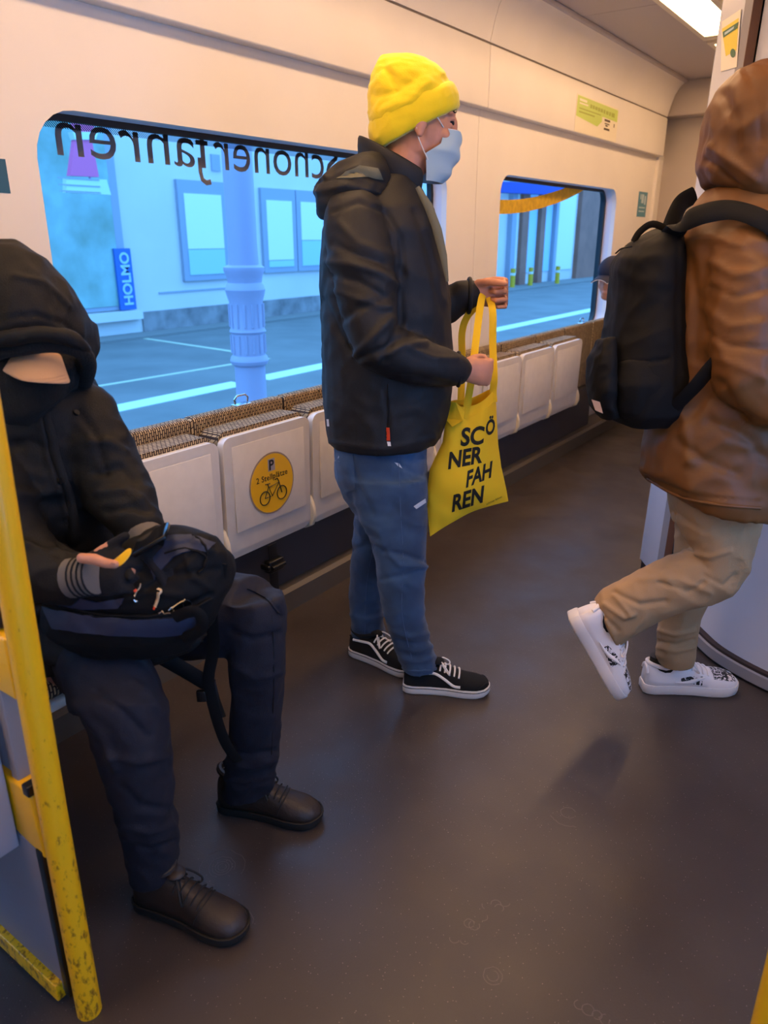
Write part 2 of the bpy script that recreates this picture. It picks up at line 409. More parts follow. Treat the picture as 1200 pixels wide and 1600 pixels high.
def xplate(name, loops, x0, x1, m, parent=None, **k):   # outline in (y, z) extruded from x0 to x1
    me = curve_mesh(loops, abs(x1-x0)/2); xm = (x0+x1)/2
    return put(name, me_to_mb(me, lambda c: (xm + c.z, c.x, c.y)), m, parent, **k)
# ------------------------------------------------------------------ the carriage shell
WX = -2.05; RX = 0.75; YB = -1.7; YE = 6.9; CZ = 2.58
S = dict(kind='structure')
o = put('floor', MB().box((-2.2, YB, -.06), (RX+.1, YE+.1, 0)), M['floor'], smooth=False); tag(o, 'dark speckled vinyl carriage floor', **S)

M['mark'] = mat('dried_water_mark', '5a514c', .45)
def water_mark(cx_, cy_, rads, gaps=.5):
    c_ = atz(cx_, cy_)
    for k_, rr in enumerate(rads):
        a0 = random.random()*6.28; nn_ = 14; sw_ = 6.28*(1-gaps*random.random())
        put('water_mark', MB().tube([(c_.x + rr*math.cos(a0+sw_*i/nn_)*(1+.15*noise.noise(Vector((i*.9, k_, cx_)))), c_.y + rr*math.sin(a0+sw_*i/nn_)*(1+.15*noise.noise(Vector((k_, i*.9, cy_)))), .0004) for i in range(nn_+1)], .0009, n=5, flat=.3, up=(0, 0, 1)), M['mark'], COL.objects['floor'])
water_mark(347, 1355, (.010, .017, .024, .032, .055)); water_mark(375, 1440, (.03, .045), .8); water_mark(888, 1270, (.02, .05), .8); water_mark(770, 1525, (.012, .02), .7)
for k_ in range(9): water_mark(712+10*k_+random.randint(-4, 4), 1470-9*k_+random.randint(-12, 12), (.008+.006*random.random(),), .9)
for k_ in range(5): water_mark(905+14*k_, 1570+8*k_, (.008+.005*random.random(),), .9)

# left wall: an Empty with its panels
wl = thing('wall_left', (WX, 3, 0), 'cream laminated side wall with two large windows above the seats', None, **S)
SE = 3.725
W1 = (1.275, .80, 3.43, 1.775); W2 = (4.0, .80, 5.865, 1.765)
def rect(u0, v0, u1, v1): return [(u0, v0), (u1, v0), (u1, v1), (u0, v1)]
xplate('wall_panel', [rect(.42, 0, SE-.002, 2.06), rrect(*W1, .13)], WX-.03, WX, M['wall'], wl, angle=50)
xplate('wall_panel', [rect(SE+.002, 0, YE, 2.06), rrect(*W2, .10)], WX-.03, WX, M['wall'], wl, angle=50)
xplate('wall_panel', [rect(YB, 0, -.95, 2.06)], WX-.03, WX, M['wall'], wl)
xplate('joint', [rect(SE-.004, .8, SE+.004, 2.05)], WX-.035, WX-.006, M['groove'], wl)
# frieze of upper panels standing proud of the wall, and the cove above
for a, b in ((YB, SE-.002), (SE+.002, 6.72)):
    put('frieze_panel', MB().box((WX-.03, a, 2.045), (WX+.05, b, 2.322)), M['wall'], wl, bevel=.006)
prof = [(WX+.045, 2.332), (WX+.052, 2.36), (WX+.066, 2.42), (WX+.085, 2.48), (WX+.115, 2.53), (WX+.15, 2.565), (WX+.15, 2.63), (WX-.03, 2.63), (WX-.03, 2.332)]
for a, b in ((YB, SE-.0015), (SE+.0015, 6.72)):
    put('cove_panel', MB().prism([(x, a, z) for x, z in prof], (0, b-a, 0)), M['wall'], wl, angle=50)
put('joint', MB().box((WX-.02, YB, 2.318), (WX+.04, 6.715, 2.336)), M['groove'], wl)
put('corner_trim', MB().box((WX-.02, 6.70, 0), (WX+.022, 6.735, 2.05)), M['wall'], wl, bevel=.006)
# outer skin of the wall behind the panels (leaves the openings free)
xplate('outer_skin', [rect(YB-.1, -.1, YE+.1, 2.7), rrect(W1[0]-.02, W1[1]-.02, W1[2]+.02, W1[3]+.02, .13), rrect(W2[0]-.02, W2[1]-.02, W2[2]+.02, W2[3]+.02, .11), rect(-.93, .0, .40, 2.03)], WX-.13, WX-.10, M['gasket'], wl)

def window(name, W, r, label):
    w = thing(name, (WX-.06, W[0], W[1]), label, None, **S)
    u0, v0, u1, v1 = W
    xplate('reveal', [rrect(u0-.012, v0-.012, u1+.012, v1+.012, r), rrect(u0, v0, u1, v1, r)], WX-.095, WX-.03, M['wall_edge'], w, angle=50)
    g = .024
    xplate('gasket', [rrect(u0-.03, v0-.03, u1+.03, v1+.03, r), rrect(u0+g, v0+g, u1-g, v1-g*.75, r*.8)], WX-.10, WX-.078, M['gasket'], w, angle=50)
    xplate('pane', [rrect(u0-.01, v0-.01, u1+.01, v1+.01, r)], WX-.094, WX-.089, M['glass'], w)
    return w
w1 = window('window_1', W1, .13, 'large window above the folded seats, mirrored lettering along its top')
w2 = window('window_2', W2, .10, 'window near the far end, yellow curved stripe across its top')
xplate('frit_band', [rect(W1[0]+.06, 1.738, W1[2]-.06, 1.758)], WX-.0885, WX-.088, M['frit'], w1)
# lettering stuck on the outer face of the pane: it reads from outside, so mirrored from here
M['letter'] = mat('brown_grey_lettering', '8d7168', .7)
for word, ya, yb in (('fahren', 1.400, atx(326, 250, WX-.095).y), ('Schöner', atx(335, 250, WX-.095).y, 2.70)):
    tm = text_mesh(word, .193, .0006, 'LEFT', 1.0, -.0005)
    umax = max(v.co.x for v in tm.vertices); umin = min(v.co.x for v in tm.vertices); k = (yb-ya)/(umax-umin)
    put('lettering', me_to_mb(tm, lambda c: (WX-.0955 - c.z, yb - (c.x-umin)*k, 1.668 + c.y)), M['letter'], w1, smooth=False)
fy = yb and atx(312, 250, WX-.095).y
put('letter_tail', MB().tube([(WX-.0955, fy, 1.70), (WX-.0955, fy, 1.655), (WX-.0955, fy+.006, 1.632), (WX-.0955, fy+.024, 1.622), (WX-.0955, fy+.045, 1.626)], .0085, n=8, flat=.1, up=(0, 0, 1) if False else (1, 0, 0)), M['letter'], w1)
# yellow curved stripe (film on the second pane)
pl = [atx(x, y, WX-.087) for x, y in ((770, 323), (800, 323), (830, 319), (860, 311), (885, 302), (905, 292), (925, 280))]
lo = [Vector(p) for p in spline(pl, 5)]; hw = .038
mb = MB(); n = len(lo)
vs = [p + Vector((0, 0, hw)) for p in lo] + [p - Vector((0, 0, hw)) for p in lo]
vs += [v + Vector((.001, 0, 0)) for v in vs]
fs = []
for i in range(n-1):
    fs += [(i, i+1, n+i+1, n+i), (2*n+i, 3*n+i, 3*n+i+1, 2*n+i+1), (i, 2*n+i, 2*n+i+1, i+1), (n+i, n+i+1, 3*n+i+1, 3*n+i)]
M['film'] = mat('yellow_film', 'c9a012', .6, var=.15, vscale=30)
put('curved_stripe', mb.add(vs, fs), M['film'], w2)

# ceiling
ce = thing('ceiling', (-.65, 3, CZ), 'pale grey ceiling of long smooth panels', None, **S)
for a, b in ((YB-.1, 1.3), (1.304, 4.55), (4.554, 7.0)):
    put('ceiling_panel', MB().box((-2.0, a, CZ), (RX+.1, b, CZ+.04)), M['ceiling'], ce, smooth=False)
put('roof', MB().box((-2.2, YB-.1, CZ+.05), (RX+.1, 7.0, CZ+.1)), M['gasket'], ce, smooth=False)
put('edge_strip', MB().box((WX+.12, YB, CZ-.02), (WX+.17, YE, CZ)), M['ceiling'], ce, bevel=.006)

def lamp(x0, y0, x1, y1, label):
    t = thing('ceiling_light', ((x0+x1)/2, (y0+y1)/2, CZ), label, 'light', 'ceiling lights along the aisle')
    put('frame', MB().box((x0-.03, y0-.06, CZ-.03), (x0, y1+.1, CZ+.001)).box((x1, y0-.06, CZ-.03), (x1+.03, y1+.1, CZ+.001)).box((x0, y1, CZ-.03), (x1, y1+.1, CZ+.001)).box((x0, y0-.06, CZ-.03), (x1, y0, CZ+.001)), M['hinge'], t, smooth=False)
    put('diffuser', MB().box((x0+.001, y0+.001, CZ-.024), (x1-.001, y1-.001, CZ-.004)), M['lamp'], t, smooth=False)
    return t
lamp(-1.41, 3.3, -1.205, 5.27, 'bright warm ceiling strip light ending beside the white column at top right')
lamp(-1.41, .9, -1.205, 3.14, 'ceiling strip light above the standing man, out of sight')
lamp(-1.41, -1.4, -1.205, .74, 'ceiling strip light above the door, out of sight')
lamp(-.10, .2, .105, 2.2, 'ceiling strip light over the walking man, out of sight')
lamp(-1.41, 5.5, -1.205, 6.8, 'short ceiling light past the column, hidden behind it')

# end wall, right wall, back wall
we = thing('wall_end', (-.6, YE, 0), 'grey beige end wall with a shallow bulkhead on top', None, **S)
put('end_panel', MB().box((-2.2, YE, -.05), (RX+.1, YE+.06, CZ+.02)), M['endwall'], we, smooth=False)
put('bulkhead', MB().prism([(-2.05, 6.73, 2.335), (-2.05, 6.73, CZ), (-2.05, YE, CZ), (-2.05, YE, 2.335)], (2.8, 0, 0)), M['endwall'], we, bevel=.01)
wr = thing('wall_right', (RX, 0, 0), 'side wall out of frame on the right', None, **S)
xplate('wall_panel', [rect(YB-.1, -.05, YE, CZ+.02), rect(-.95, .0, .45, 2.0), rrect(1.0, .85, 2.2, 1.8, .1)], RX, RX+.05, M['wall'], wr)
put('wall_back', MB().box((-2.2, YB-.06, -.05), (RX+.1, YB, CZ+.02)), M['wall'], smooth=False); tag(COL.objects['wall_back'], 'cream partition behind the camera', **S)
for nm, x, y0, y1, lb in (('door_1', WX-.06, -.93, .40, 'glazed entrance door left of the draught screen'), ('door_2', RX+.02, -.95, .45, 'glazed entrance door on the opposite side')):
    d = thing(nm, (x, (y0+y1)/2, 0), lb, None, **S)
    ym = (y0+y1)/2
    for a, b in ((y0, ym-.003), (ym+.003, y1)):
        xplate('door_leaf', [rect(a, .02, b, 2.0), rrect(a+.08, .25, b-.08, 1.85, .06)], x-.02, x+.02, M['yellow'], d)
        xplate('pane', [rect(a+.07, .24, b-.07, 1.86)], x-.003, x+.003, M['glass'], d, smooth=False)
xplate('pane', [rect(.98, .83, 2.22, 1.82)], RX+.02, RX+.026, M['glass'], wr, smooth=False)

# plinth under the seats
bl = thing('baseboard_left', (-1.92, 3, 0), 'dark metal plinth with a ledge under the folded seats', None, **S)
put('recessed_panel', MB().box((-2.05, .55, .09), (-1.955, 5.45, .40)), M['plinth'], bl, smooth=False)
put('ledge', MB().prism([(-1.90, .55, 0), (-1.90, .55, .085), (-1.915, .55, .10), (-2.04, .55, .108), (-2.04, .55, 0)], (0, 6.3, 0)), M['rail'], bl, angle=30)

# ------------------------------------------------------------------ seats
PITCH = .465; Y0 = 1.20
def seat_parts(t, y, folded=True):
    a, b = y+.010, y+PITCH-.010
    # backrest: fabric pad reaching the window sill
    put('backrest', MB().box((-2.04, y+.002, .40), (-1.985, y+PITCH-.002, .862)), M['moquette'], t, bevel=.014)
    if folded:
        me = curve_mesh([rrect(a+.004, .375, b-.004, .822, .035)], .045)
        put('seat_cushion', me_to_mb(me, lambda c: (-1.926 + c.z, c.x, c.y)), M['moquette'], t, bevel=.018)
        me = curve_mesh([rrect(a, .352, b, .806, .034)], .014)
        sh = put('seat_shell', me_to_mb(me, lambda c: (-1.866 + c.z - max(0, (.45-c.y))**2*2.2, c.x, c.y)), M['shell'], t, bevel=.012)
        put('shell_recess', MB().box((-1.856, a+.04, .455), (-1.8513, b-.035, .77)), M['shell'], sh, bevel=.0007)
        for yy in (b-.006, ):
            fin = [(-1.955, .34), (-1.895, .335), (-1.856, .355), (-1.842, .39), (-1.845, .43), (-1.862, .475), (-1.90, .495), (-1.955, .48)]
            put('hinge_cover', MB().prism([(x, yy+.0045, z) for x, z in fin], (0, .0195, 0)), M['hinge'], t, bevel=.006)
    return t
sl = ['folded white tip-up seat right beside the seated man, half behind his arm and rucksack',
      'folded white tip-up seat with the round yellow bicycle sticker',
      'folded white tip-up seat partly behind the standing man, right of the sticker seat',
      'folded white tip-up seat hidden behind the standing man',
      'folded white tip-up seat just left of the yellow bag, mostly hidden',
      'folded white tip-up seat behind the straps of the yellow bag',
      'folded white tip-up seat in the far row, second from its right end',
      'folded white tip-up seat at the right end of the far row beside the black rucksack']
proto = thing('tip_up_seat', (-1.95, Y0, .40), sl[0], 'seat', 'folded tip-up seats along the wall'); seat_parts(proto, Y0)
seats = [proto]
for kx in range(1, 8):
    c = copy_tree(proto, (0, PITCH*kx, 0)); c['label'] = sl[kx]; seats.append(c)
# seats folded down, with somebody on them
def open_seat(y, label):
    t = thing('tip_up_seat', (-1.95, y, .40), label, 'seat', 'folded-down seats with passengers'); seat_parts(t, y, False)
    a, b = y+.008, y+PITCH-.008
    put('seat_cushion', MB().box((-1.97, a, .40), (-1.53, b, .455)), M['moquette'], t, bevel=.02)
    put('seat_shell', MB().box((-1.97, a-.004, .37), (-1.525, b+.004, .402)), M['shell'], t, bevel=.012)
    return t
open_seat(Y0-PITCH, 'folded-down seat under the man in the black parka')
open_seat(Y0+PITCH*9+.08, 'folded-down seat far back, under the passenger in the navy cap')

t = thing('wall_cushion', (-2.0, 5.2, .40), 'patterned upholstered panel right of the last folded seat', 'cushion')
put('padding', MB().box((-2.04, 4.925, .40), (-1.985, 5.455, .862)), M['moquette'], t, bevel=.014)
# round bicycle sticker on seat 1
ss = [c for c in seats[1].children if c.name.startswith('seat_shell')][0]
sy, sz, sr, sxx = 1.9, .595, .117, -1.849
def cir(cy, cz, r, n=40): return [(cy + r*math.cos(2*math.pi*i/n), cz + r*math.sin(2*math.pi*i/n)) for i in range(n)]
M['stk_y'] = mat('sticker_yellow', 'f0b70c', .4); M['stk_rim'] = mat('sticker_rim', '9a8472', .5); M['stk_p'] = mat('sticker_grey', 'a59a98', .5); M['stk_ink'] = mat('sticker_ink', '1f120c', .5)
sp0 = worldloc(ss)
stk = xplate('bicycle_sticker', [cir(sy, sz, sr)], sxx-.0012, sxx, M['stk_rim'], seats[1], smooth=False); stk['label'] = 'round yellow sticker with P, 2 Stellplätze and a bicycle'
xplate('sticker_face', [cir(sy, sz, sr-.006)], sxx, sxx+.0006, M['stk_y'], stk, smooth=False)
xplate('parking_square', [rect(sy-.019, sz+.048, sy+.017, sz+.094)], sxx+.0006, sxx+.001, M['stk_p'], stk, smooth=False)
put('letter_p', me_to_mb(text_mesh('P', .052, .0003, bold=.0012), lambda c: (sxx+.0014+c.z, sy-.002+c.x, sz+.053+c.y)), M['stk_ink'], stk, smooth=False)
put('lettering', me_to_mb(text_mesh('2 Stellplätze', .0315, .0003, space=1.08, bold=.0002), lambda c: (sxx+.0009+c.z, sy+c.x*.98, sz+.016+c.y)), M['stk_ink'], stk, smooth=False)
bk = MB()
def P_(y, z): return (sxx+.0012, sy+y, sz-.042+z)
for cy_ in (-.043, .047):
    bk.tube([P_(cy_ + .0255*math.cos(q), .0255*math.sin(q)-.006) for q in [2*math.pi*i/28 for i in range(28)]], .0022, n=5, closed=True)
for pl_ in ([(-.043,-.006),(-.004,-.006),(-.022,.034),(-.043,-.006)], [(-.004,-.006),(.034,.038),(-.020,.030)], [(-.022,.034),(-.026,.044)], [(-.038,.046),(-.014,.044)], [(.047,-.006),(.032,.044),(.026,.054),(.012,.052)]):
    bk.tube([P_(*q) for q in pl_], .0021, n=5)
put('bicycle_symbol', bk, M['stk_ink'], stk)

# ring anchors on the sill, buckle on its strap
for p, lb in ((atx(375, 622, -2.02), 'small chrome ring anchor on the sill above the sticker seat'), (atx(908, 500, -2.02), 'small round anchor on the sill of the far window')):
    t = thing('ring_anchor', (-2.01, p.y, .862), lb, 'ring', 'ring anchors on the window sill')
    put('foot_plate', MB().box((-2.035, p.y-.035, .860), (-1.995, p.y+.035, .866)), M['chrome'], t, bevel=.002)
    put('ring', MB().tube([(-2.015, p.y-.03, .868), (-2.015, p.y-.034, .885), (-2.015, p.y-.02, .897), (-2.015, p.y+.02, .897), (-2.015, p.y+.034, .885), (-2.015, p.y+.03, .868)], .004, n=8), M['chrome'], t)
t = thing('bicycle_strap', (-1.86, 1.9, .34), 'black retaining strap with a buckle hanging below the sticker seat', 'strap')
put('buckle', MB().box((-1.885, 1.865, .235), (-1.85, 1.945, .285)).box((-1.89, 1.85, .252), (-1.845, 1.865, .275)), M['black'], t, bevel=.006)
put('buckle_bar', MB().tube([(-1.845, 1.87, .26), (-1.845, 1.94, .26)], .009), M['frame_dark'], t)
put('webbing', MB().box((-1.872, 1.88, .02), (-1.868, 1.925, .24)), M['black'], t, bevel=.001)
put('webbing_top', MB().box((-1.872, 1.88, .28), (-1.868, 1.925, .345)), M['black'], t, bevel=.001)

# ------------------------------------------------------------------ stickers on the walls
def print_bars(parent, fn, bars, m, nm='print'):
    for (u0, v0, u1, v1) in bars:
        mb = MB()
        q = [Vector(fn(u0, v0)), Vector(fn(u1, v0)), Vector(fn(u1, v1)), Vector(fn(u0, v1))]
        nrm = (q[1]-q[0]).cross(q[3]-q[0]).normalized()*.0004
        mb.prism([p for p in q], nrm); put(nm, mb, m, parent, smooth=False)
M['pap'] = mat('poster_paper', 'e6dcc2', .4); M['grn'] = mat('poster_green', 'b9cf5a', .4); M['dgrn'] = mat('poster_dark_green', '9aa83a', .5); M['blk'] = mat('poster_dark', '4a3820', .6)
px_ = WX+.0505
t = thing('notice_sticker', (px_, 5.2, 2.15), 'green and white notice on the upper wall panel above the far window', 'notice')
put('sheet', MB().box((px_, 4.84, 2.05), (px_+.001, 5.585, 2.255)), M['pap'], t, smooth=False)
fn = lambda u, v: (px_+.0015, 4.84+u*.745, 2.05+v*.205)
put('green_field', MB().prism([fn(.01, .42), fn(.5, .30), fn(.6, .48), fn(.6, .62), fn(.98, .60), fn(.98, .95), fn(.02, .97)], (.0004, 0, 0)), M['grn'], t, smooth=False)
fn2 = lambda u, v: (px_+.0024, 4.84+u*.745, 2.05+v*.205)
print_bars(t, fn2, [(.30, .74, .34, .84), (.355, .74, .40, .84), (.415, .74, .47, .83), (.485, .73, .53, .83), (.545, .73, .6, .83), (.62, .72, .66, .83), (.68, .72, .74, .82), (.76, .71, .8, .82), (.82, .7, .9, .82), (.06, .63, .56, .66), (.06, .53, .42, .57)], M['dgrn'])
print_bars(t, fn2, [(.66, .52, .80, .58), (.66, .27, .80, .33), (.67, .44, .79, .47), (.69, .38, .75, .42), (.9, .42, .92, .52)], M['blk'])
print_bars(t, fn2, [(.06, .84, .22, .90), (.06, .76, .25, .80)], M['pap'])
M['teal'] = mat('teal_sticker', '3f7f97', .4); M['tealw'] = mat('sticker_white', 'b8cdd2', .5); M['teald'] = mat('teal_dark', '2b5a72', .4)
t = thing('info_sticker', (WX+.001, 6.46, 1.67), 'small teal sticker right of the far window', 'sticker')
put('sheet', MB().box((WX, 6.36, 1.59), (WX+.001, 6.58, 1.775)), M['teal'], t, smooth=False)
fn = lambda u, v: (WX+.0016, 6.36+u*.22, 1.59+v*.185)
print_bars(t, fn, [(.35, .55, .6, .9), (.68, .5, .85, .85), (.2, .7, .3, .9), (.15, .35, .85, .40), (.15, .2, .8, .25)], M['tealw'])
t = thing('info_sticker', (WX+.001, 1.08, 1.6), 'dark teal sign at the left edge of the picture, left of the large window', 'sticker')
put('sheet', MB().box((WX, .96, 1.555), (WX+.001, 1.183, 1.637)), M['teald'], t, smooth=False)
put('pictogram', MB().prism([(WX+.0015, 1.09, 1.562), (WX+.0015, 1.145, 1.562), (WX+.0015, 1.135, 1.585)], (.0004, 0, 0)), M['tealw'], t, smooth=False)

M['sealbrown'] = mat('brown_door_seal', '6b4a38', .6)
# ------------------------------------------------------------------ cabin on the right (curved door, corner column)
cb = thing('toilet_cabin', (-.5, 3.2, 0), 'tall curved white cabin behind the walking man, with dark kick strip', 'cabin')
ZT = CZ-.002
def vplate(path, z0, z1, th, m, nm, parent=cb, **k):
    P2 = [Vector((x, y, 0)) for x, y in path]; n = len(P2); inner = []
    for i in range(n):
        t_ = (P2[min(i+1, n-1)] - P2[max(i-1, 0)]).normalized(); nn = Vector((-t_.y, t_.x, 0)); inner.append(P2[i] + nn*th)
    poly = [p + Vector((0, 0, z0)) for p in P2] + [p + Vector((0, 0, z0)) for p in reversed(inner)]
    mb = MB(); 
    rings = []
    for i in range(n): rings.append([P2[i]+Vector((0,0,z0)), P2[i]+Vector((0,0,z1)), inner[i]+Vector((0,0,z1)), inner[i]+Vector((0,0,z0))])
    mb.loft(rings); mb.v = [v + RT*.018*v.z for v in mb.v]
    return put(nm, mb, m, parent, **k)
C0 = (-.858, 3.236); 
dvr = Vector((.39, -.55)).normalized()
A1 = Vector(C0) + dvr*.20; A2 = A1 + dvr*.062; A3 = A2 + dvr*.004
vplate([(-.83, 6.7), (-.858, 3.26), C0], .06, ZT, .04, M['cabin'], 'side_panel', angle=30)
vplate([C0, tuple(A1)], .06, ZT, .045, M['cabin'], 'corner_column', bevel=.008)
rc = Vector((-dvr.y, dvr.x))*.03
vplate([tuple(A1+Vector((.0,.0))), tuple(A2)], .06, 2.19, .03, M['cabin_jamb'], 'door_jamb')
vplate([tuple(A2), tuple(A3)], .06, 2.18, .03, M['sealbrown'], 'door_seal')
pts = spline([tuple(A3)+(0,), (-.60, 2.845, 0), (-.47, 2.684, 0), (-.364, 2.585, 0), (-.186, 2.501, 0), (.05, 2.45, 0), (.35, 2.43, 0), (.745, 2.43, 0)], 5)
path = [(p.x, p.y) for p in pts]
back = []
for i, (x, y) in enumerate(path):
    a = Vector(path[min(i+1, len(path)-1)]) - Vector(path[max(i-1, 0)]); a.normalize(); back.append((x - a.y*.035, y + a.x*.035))
vplate(back, .06, 2.19, .03, M['cabin'], 'curved_door', angle=30)
vplate([tuple(A1+dvr*.002)]+path, 2.195, ZT, .06, M['cabin'], 'door_header', angle=30)
kick = [(x - .0, y) for x, y in path]
vplate(kick, .012, .05, .05, M['cabin_jamb'], 'kick_ledge', angle=30)
vplate([(C0[0]+.01, C0[1])] + [(x+.006, y+.012) for x, y in path], .0, .06, .05, M['darkgap'], 'kick_strip', angle=30)
# yellow leaflet sticker on the column
M['leafy'] = mat('leaflet_yellow', 'e6cf4e', .5); M['leafw'] = mat('leaflet_white', 'efe4cf', .4); M['leafg'] = mat('leaflet_green', '4c6f55', .5)
nn = Vector((dvr.y, -dvr.x, 0))*-1
nn = Vector((dvr.y, -dvr.x, 0)); nn = nn if nn.dot(EYE - Vector((C0[0], C0[1], 0))) > 0 else -nn
def colp(px, py, off):   # a point on the column face
    r = ray(px, py); c0 = Vector((C0[0], C0[1], 0)) + RT*.018*2.2; t_ = (c0 + nn*off - EYE).dot(nn)/r.dot(nn); return EYE + r*t_ + nn*.004
t = thing('leaflet_sticker', colp(1140, 70, .001), 'yellow and white leaflet sticker high on the white cabin column', 'sticker')
put('sheet', MB().prism([colp(x, y, .001) for x, y in ((1130, 34), (1160, 14), (1153, 105), (1128, 112))], nn*.0008), M['leafw'], t, smooth=False)
put('yellow_field', MB().prism([colp(x, y, .002) for x, y in ((1130, 45), (1156, 28), (1153, 78), (1136, 88))], nn*.0005), M['leafy'], t, smooth=False)
put('green_band', MB().prism([colp(x, y, .003) for x, y in ((1131, 50), (1156, 34), (1154, 44), (1132, 59))], nn*.0005), M['leafg'], t, smooth=False)
put('green_band_text', MB().prism([colp(x, y, .004) for x, y in ((1134, 51), (1149, 41), (1148, 45), (1134, 55))], nn*.0004), M['tealw'], t, smooth=False)
put('round_emblem', MB().prism([colp(1147+4*math.cos(q), 83+7*math.sin(q), .003) for q in [math.pi*i/8 for i in range(16)]], nn*.0005), M['leafg'], t, smooth=False)

# ------------------------------------------------------------------ draught screen with the yellow pole (left foreground)
ds = thing('draught_screen', (-1.3, .525, 0), 'grey draught screen with yellow brackets and trim, left of the seated man', 'screen')
hp = spline([(-1.089, .521, 0), (-1.083, .521, .5), (-1.071, .521, .9), (-1.060, .521, 1.2), (-1.05, .521, 1.6), (-1.05, .521, 2.2), (-1.06, .521, 2.58)], 4)
pole = thing('grab_pole', (-1.089, .521, 0), 'scuffed yellow floor-to-ceiling grab pole in the left foreground', 'pole')
put('pole_tube', MB().tube(hp, .0235, n=24), M['pole'], pole)
YS = .525
def sy_(px, py, y=YS): return aty(px, py, y)
def splate(pix, y0, y1, m, nm, **k):
    q = [sy_(*p, y0) for p in pix]; return put(nm, MB().prism(q, (0, y1-y0, 0)), m, ds, **k)
put('upper_bracket', MB().prism([(-1.10, .505, .728), (-1.10, .505, .845), (-1.30, .505, .845), (-1.30, .505, .728)], (0, .04, 0)), M['yellow'], ds, bevel=.006)
put('lower_bracket', MB().prism([(-1.11, .505, .385), (-1.122, .505, .52), (-1.145, .505, .53), (-1.24, .505, .53), (-1.24, .505, .41)], (0, .04, 0)), M['yellow'], ds, bevel=.006)
put('bracket_bolt', MB().box((-1.135, .50, .525), (-1.115, .53, .548)), M['black'], ds, bevel=.003)
put('main_panel', MB().box((-1.95, .52, .10), (-1.175, .54, .74)), M['screen_grey'], ds, bevel=.003)
put('edge_frame', MB().box((-1.19, .512, .40), (-1.168, .548, .75)), M['cabin_jamb'], ds, bevel=.003)
put('glass_frame', MB().box((-1.95, .515, .85), (-1.125, .545, .875)).box((-1.15, .515, .87), (-1.125, .545, 1.9)), M['black'], ds, bevel=.003)
put('glass_pane', MB().box((-1.95, .527, .86), (-1.14, .533, 1.9)), M['glass'], ds, smooth=False)
put('kick_panel', MB().prism([(-1.138, .505, .03), (-1.128, .505, .40), (-1.96, .505, .40), (-1.96, .505, .03)], (0, .012, 0)), M['screen_kick'], ds, bevel=.002)
put('kick_edge', MB().box((-1.136, .502, .03), (-1.118, .54, .40)), M['black'], ds, bevel=.002)
put('bottom_trim', MB().box((-1.96, .490, .012), (-1.145, .512, .055)), M['pole'], ds, bevel=.003)
bb = thing('litter_bin', (-1.4, .4, .38), 'grey box fixed to the front of the draught screen at the left edge', 'bin')
put('body', MB().box((-1.60, .15, .375), (-1.192, .502, .725)), M['screen_grey'], bb, bevel=.004)
put('lid', MB().box((-1.595, .155, .725), (-1.2, .50, .735)), M['screen_kick'], bb, bevel=.003)
# near right pole (bottom right corner)
gp = atz(1171, 1700)
t = thing('grab_pole', (gp.x, gp.y, 0), 'yellow grab pole cut off by the bottom right corner', 'pole')
put('pole_tube', MB().tube([(gp.x, gp.y, z) for z in (0, .6, 1.2, 1.8, 2.57)], .022, n=24), M['yellow'], t)

# ------------------------------------------------------------------ outside
GZ = -.9; BX = -16.2
M['asph'] = mat('asphalt', '6d6a66', .85, var=.12, vscale=.8); M['line'] = mat('road_line', 'cfd6d2', .8); M['liney'] = mat('road_line_yellowish', 'b6b59a', .8)
M['render'] = mat('pale_render', 'cfc6c0', .9, var=.04, vscale=.5); M['stone'] = mat('rubble_stone', '827a78', .9, var=.3, vscale=2.2)
M['shopglass'] = mat('shop_window', '6f8a78', .25, col2='8fb0a8', vscale=.9); M['blind'] = mat('white_blind', 'dcdcd4', .8); M['cyan'] = mat('pale_cyan_sheet', 'a4c4cc', .7)  # shop pane: greenish mottling paints tree reflections into the glass colour
M['wframe'] = mat('window_frame_grey', '9598a4', .7); M['pink'] = mat('pink_sign', 'e0608f', .6); M['signw'] = mat('sign_white', 'c3d3cd', .6); M['signb'] = mat('sign_blue', '2a5fa8', .6)
M['iron'] = mat('painted_cast_iron', 'aaa0b4', .55); M['brick'] = mat('brown_red_cladding', '94604e', .85, var=.12, vscale=1); M['awn'] = mat('blue_awning', '203a90', .7); M['signl'] = mat('sign_light_blue', 'a5c4d8', .6)
M['pave'] = mat('pavement', '78746f', .9)
g = thing('street', (-15, 20, GZ), 'blue grey asphalt street outside with parking lines', None, **S)
put('asphalt', MB().box((-60, -30, GZ-.1), (-2.6, 110, GZ)), M['asph'], g, smooth=False)
put('pavement', MB().box((-18.5, -20, GZ-.02), (-15.4, 100, GZ+.06)), M['pave'], g, smooth=False)
def gline(a, b, w, m, nm='road_line'):
    a = Vector((a[0], a[1], GZ)); b = Vector((b[0], b[1], GZ)); t_ = (b-a).normalized(); nn_ = Vector((-t_.y, t_.x, 0))*w/2
    put(nm, MB().prism([a-nn_, b-nn_, b+nn_, a+nn_], (0, 0, .008)), m, g, smooth=False)
gline((-9.4, -6), (-9.3, 8.9), .42, M['line']); gline((-9.3, 9.4), (-9.3, 60), .42, M['line'])
p, q = atz(140, 606, GZ), atz(420, 560, GZ); gline(p, q, .12, M['liney']); p, q = atz(165, 520, GZ), atz(400, 555, GZ); gline(p, q, .14, M['liney'])
b1 = thing('building', (BX, 14, GZ), 'pale rendered building across the street with a shop window', 'building')
put('facade', MB().box((BX-4, -25, GZ), (BX, 24, 5.5)), M['render'], b1, smooth=False)
put('stone_base', MB().box((BX-.1, 12.3, GZ), (BX+.05, 24, -.36)), M['stone'], b1, smooth=False)
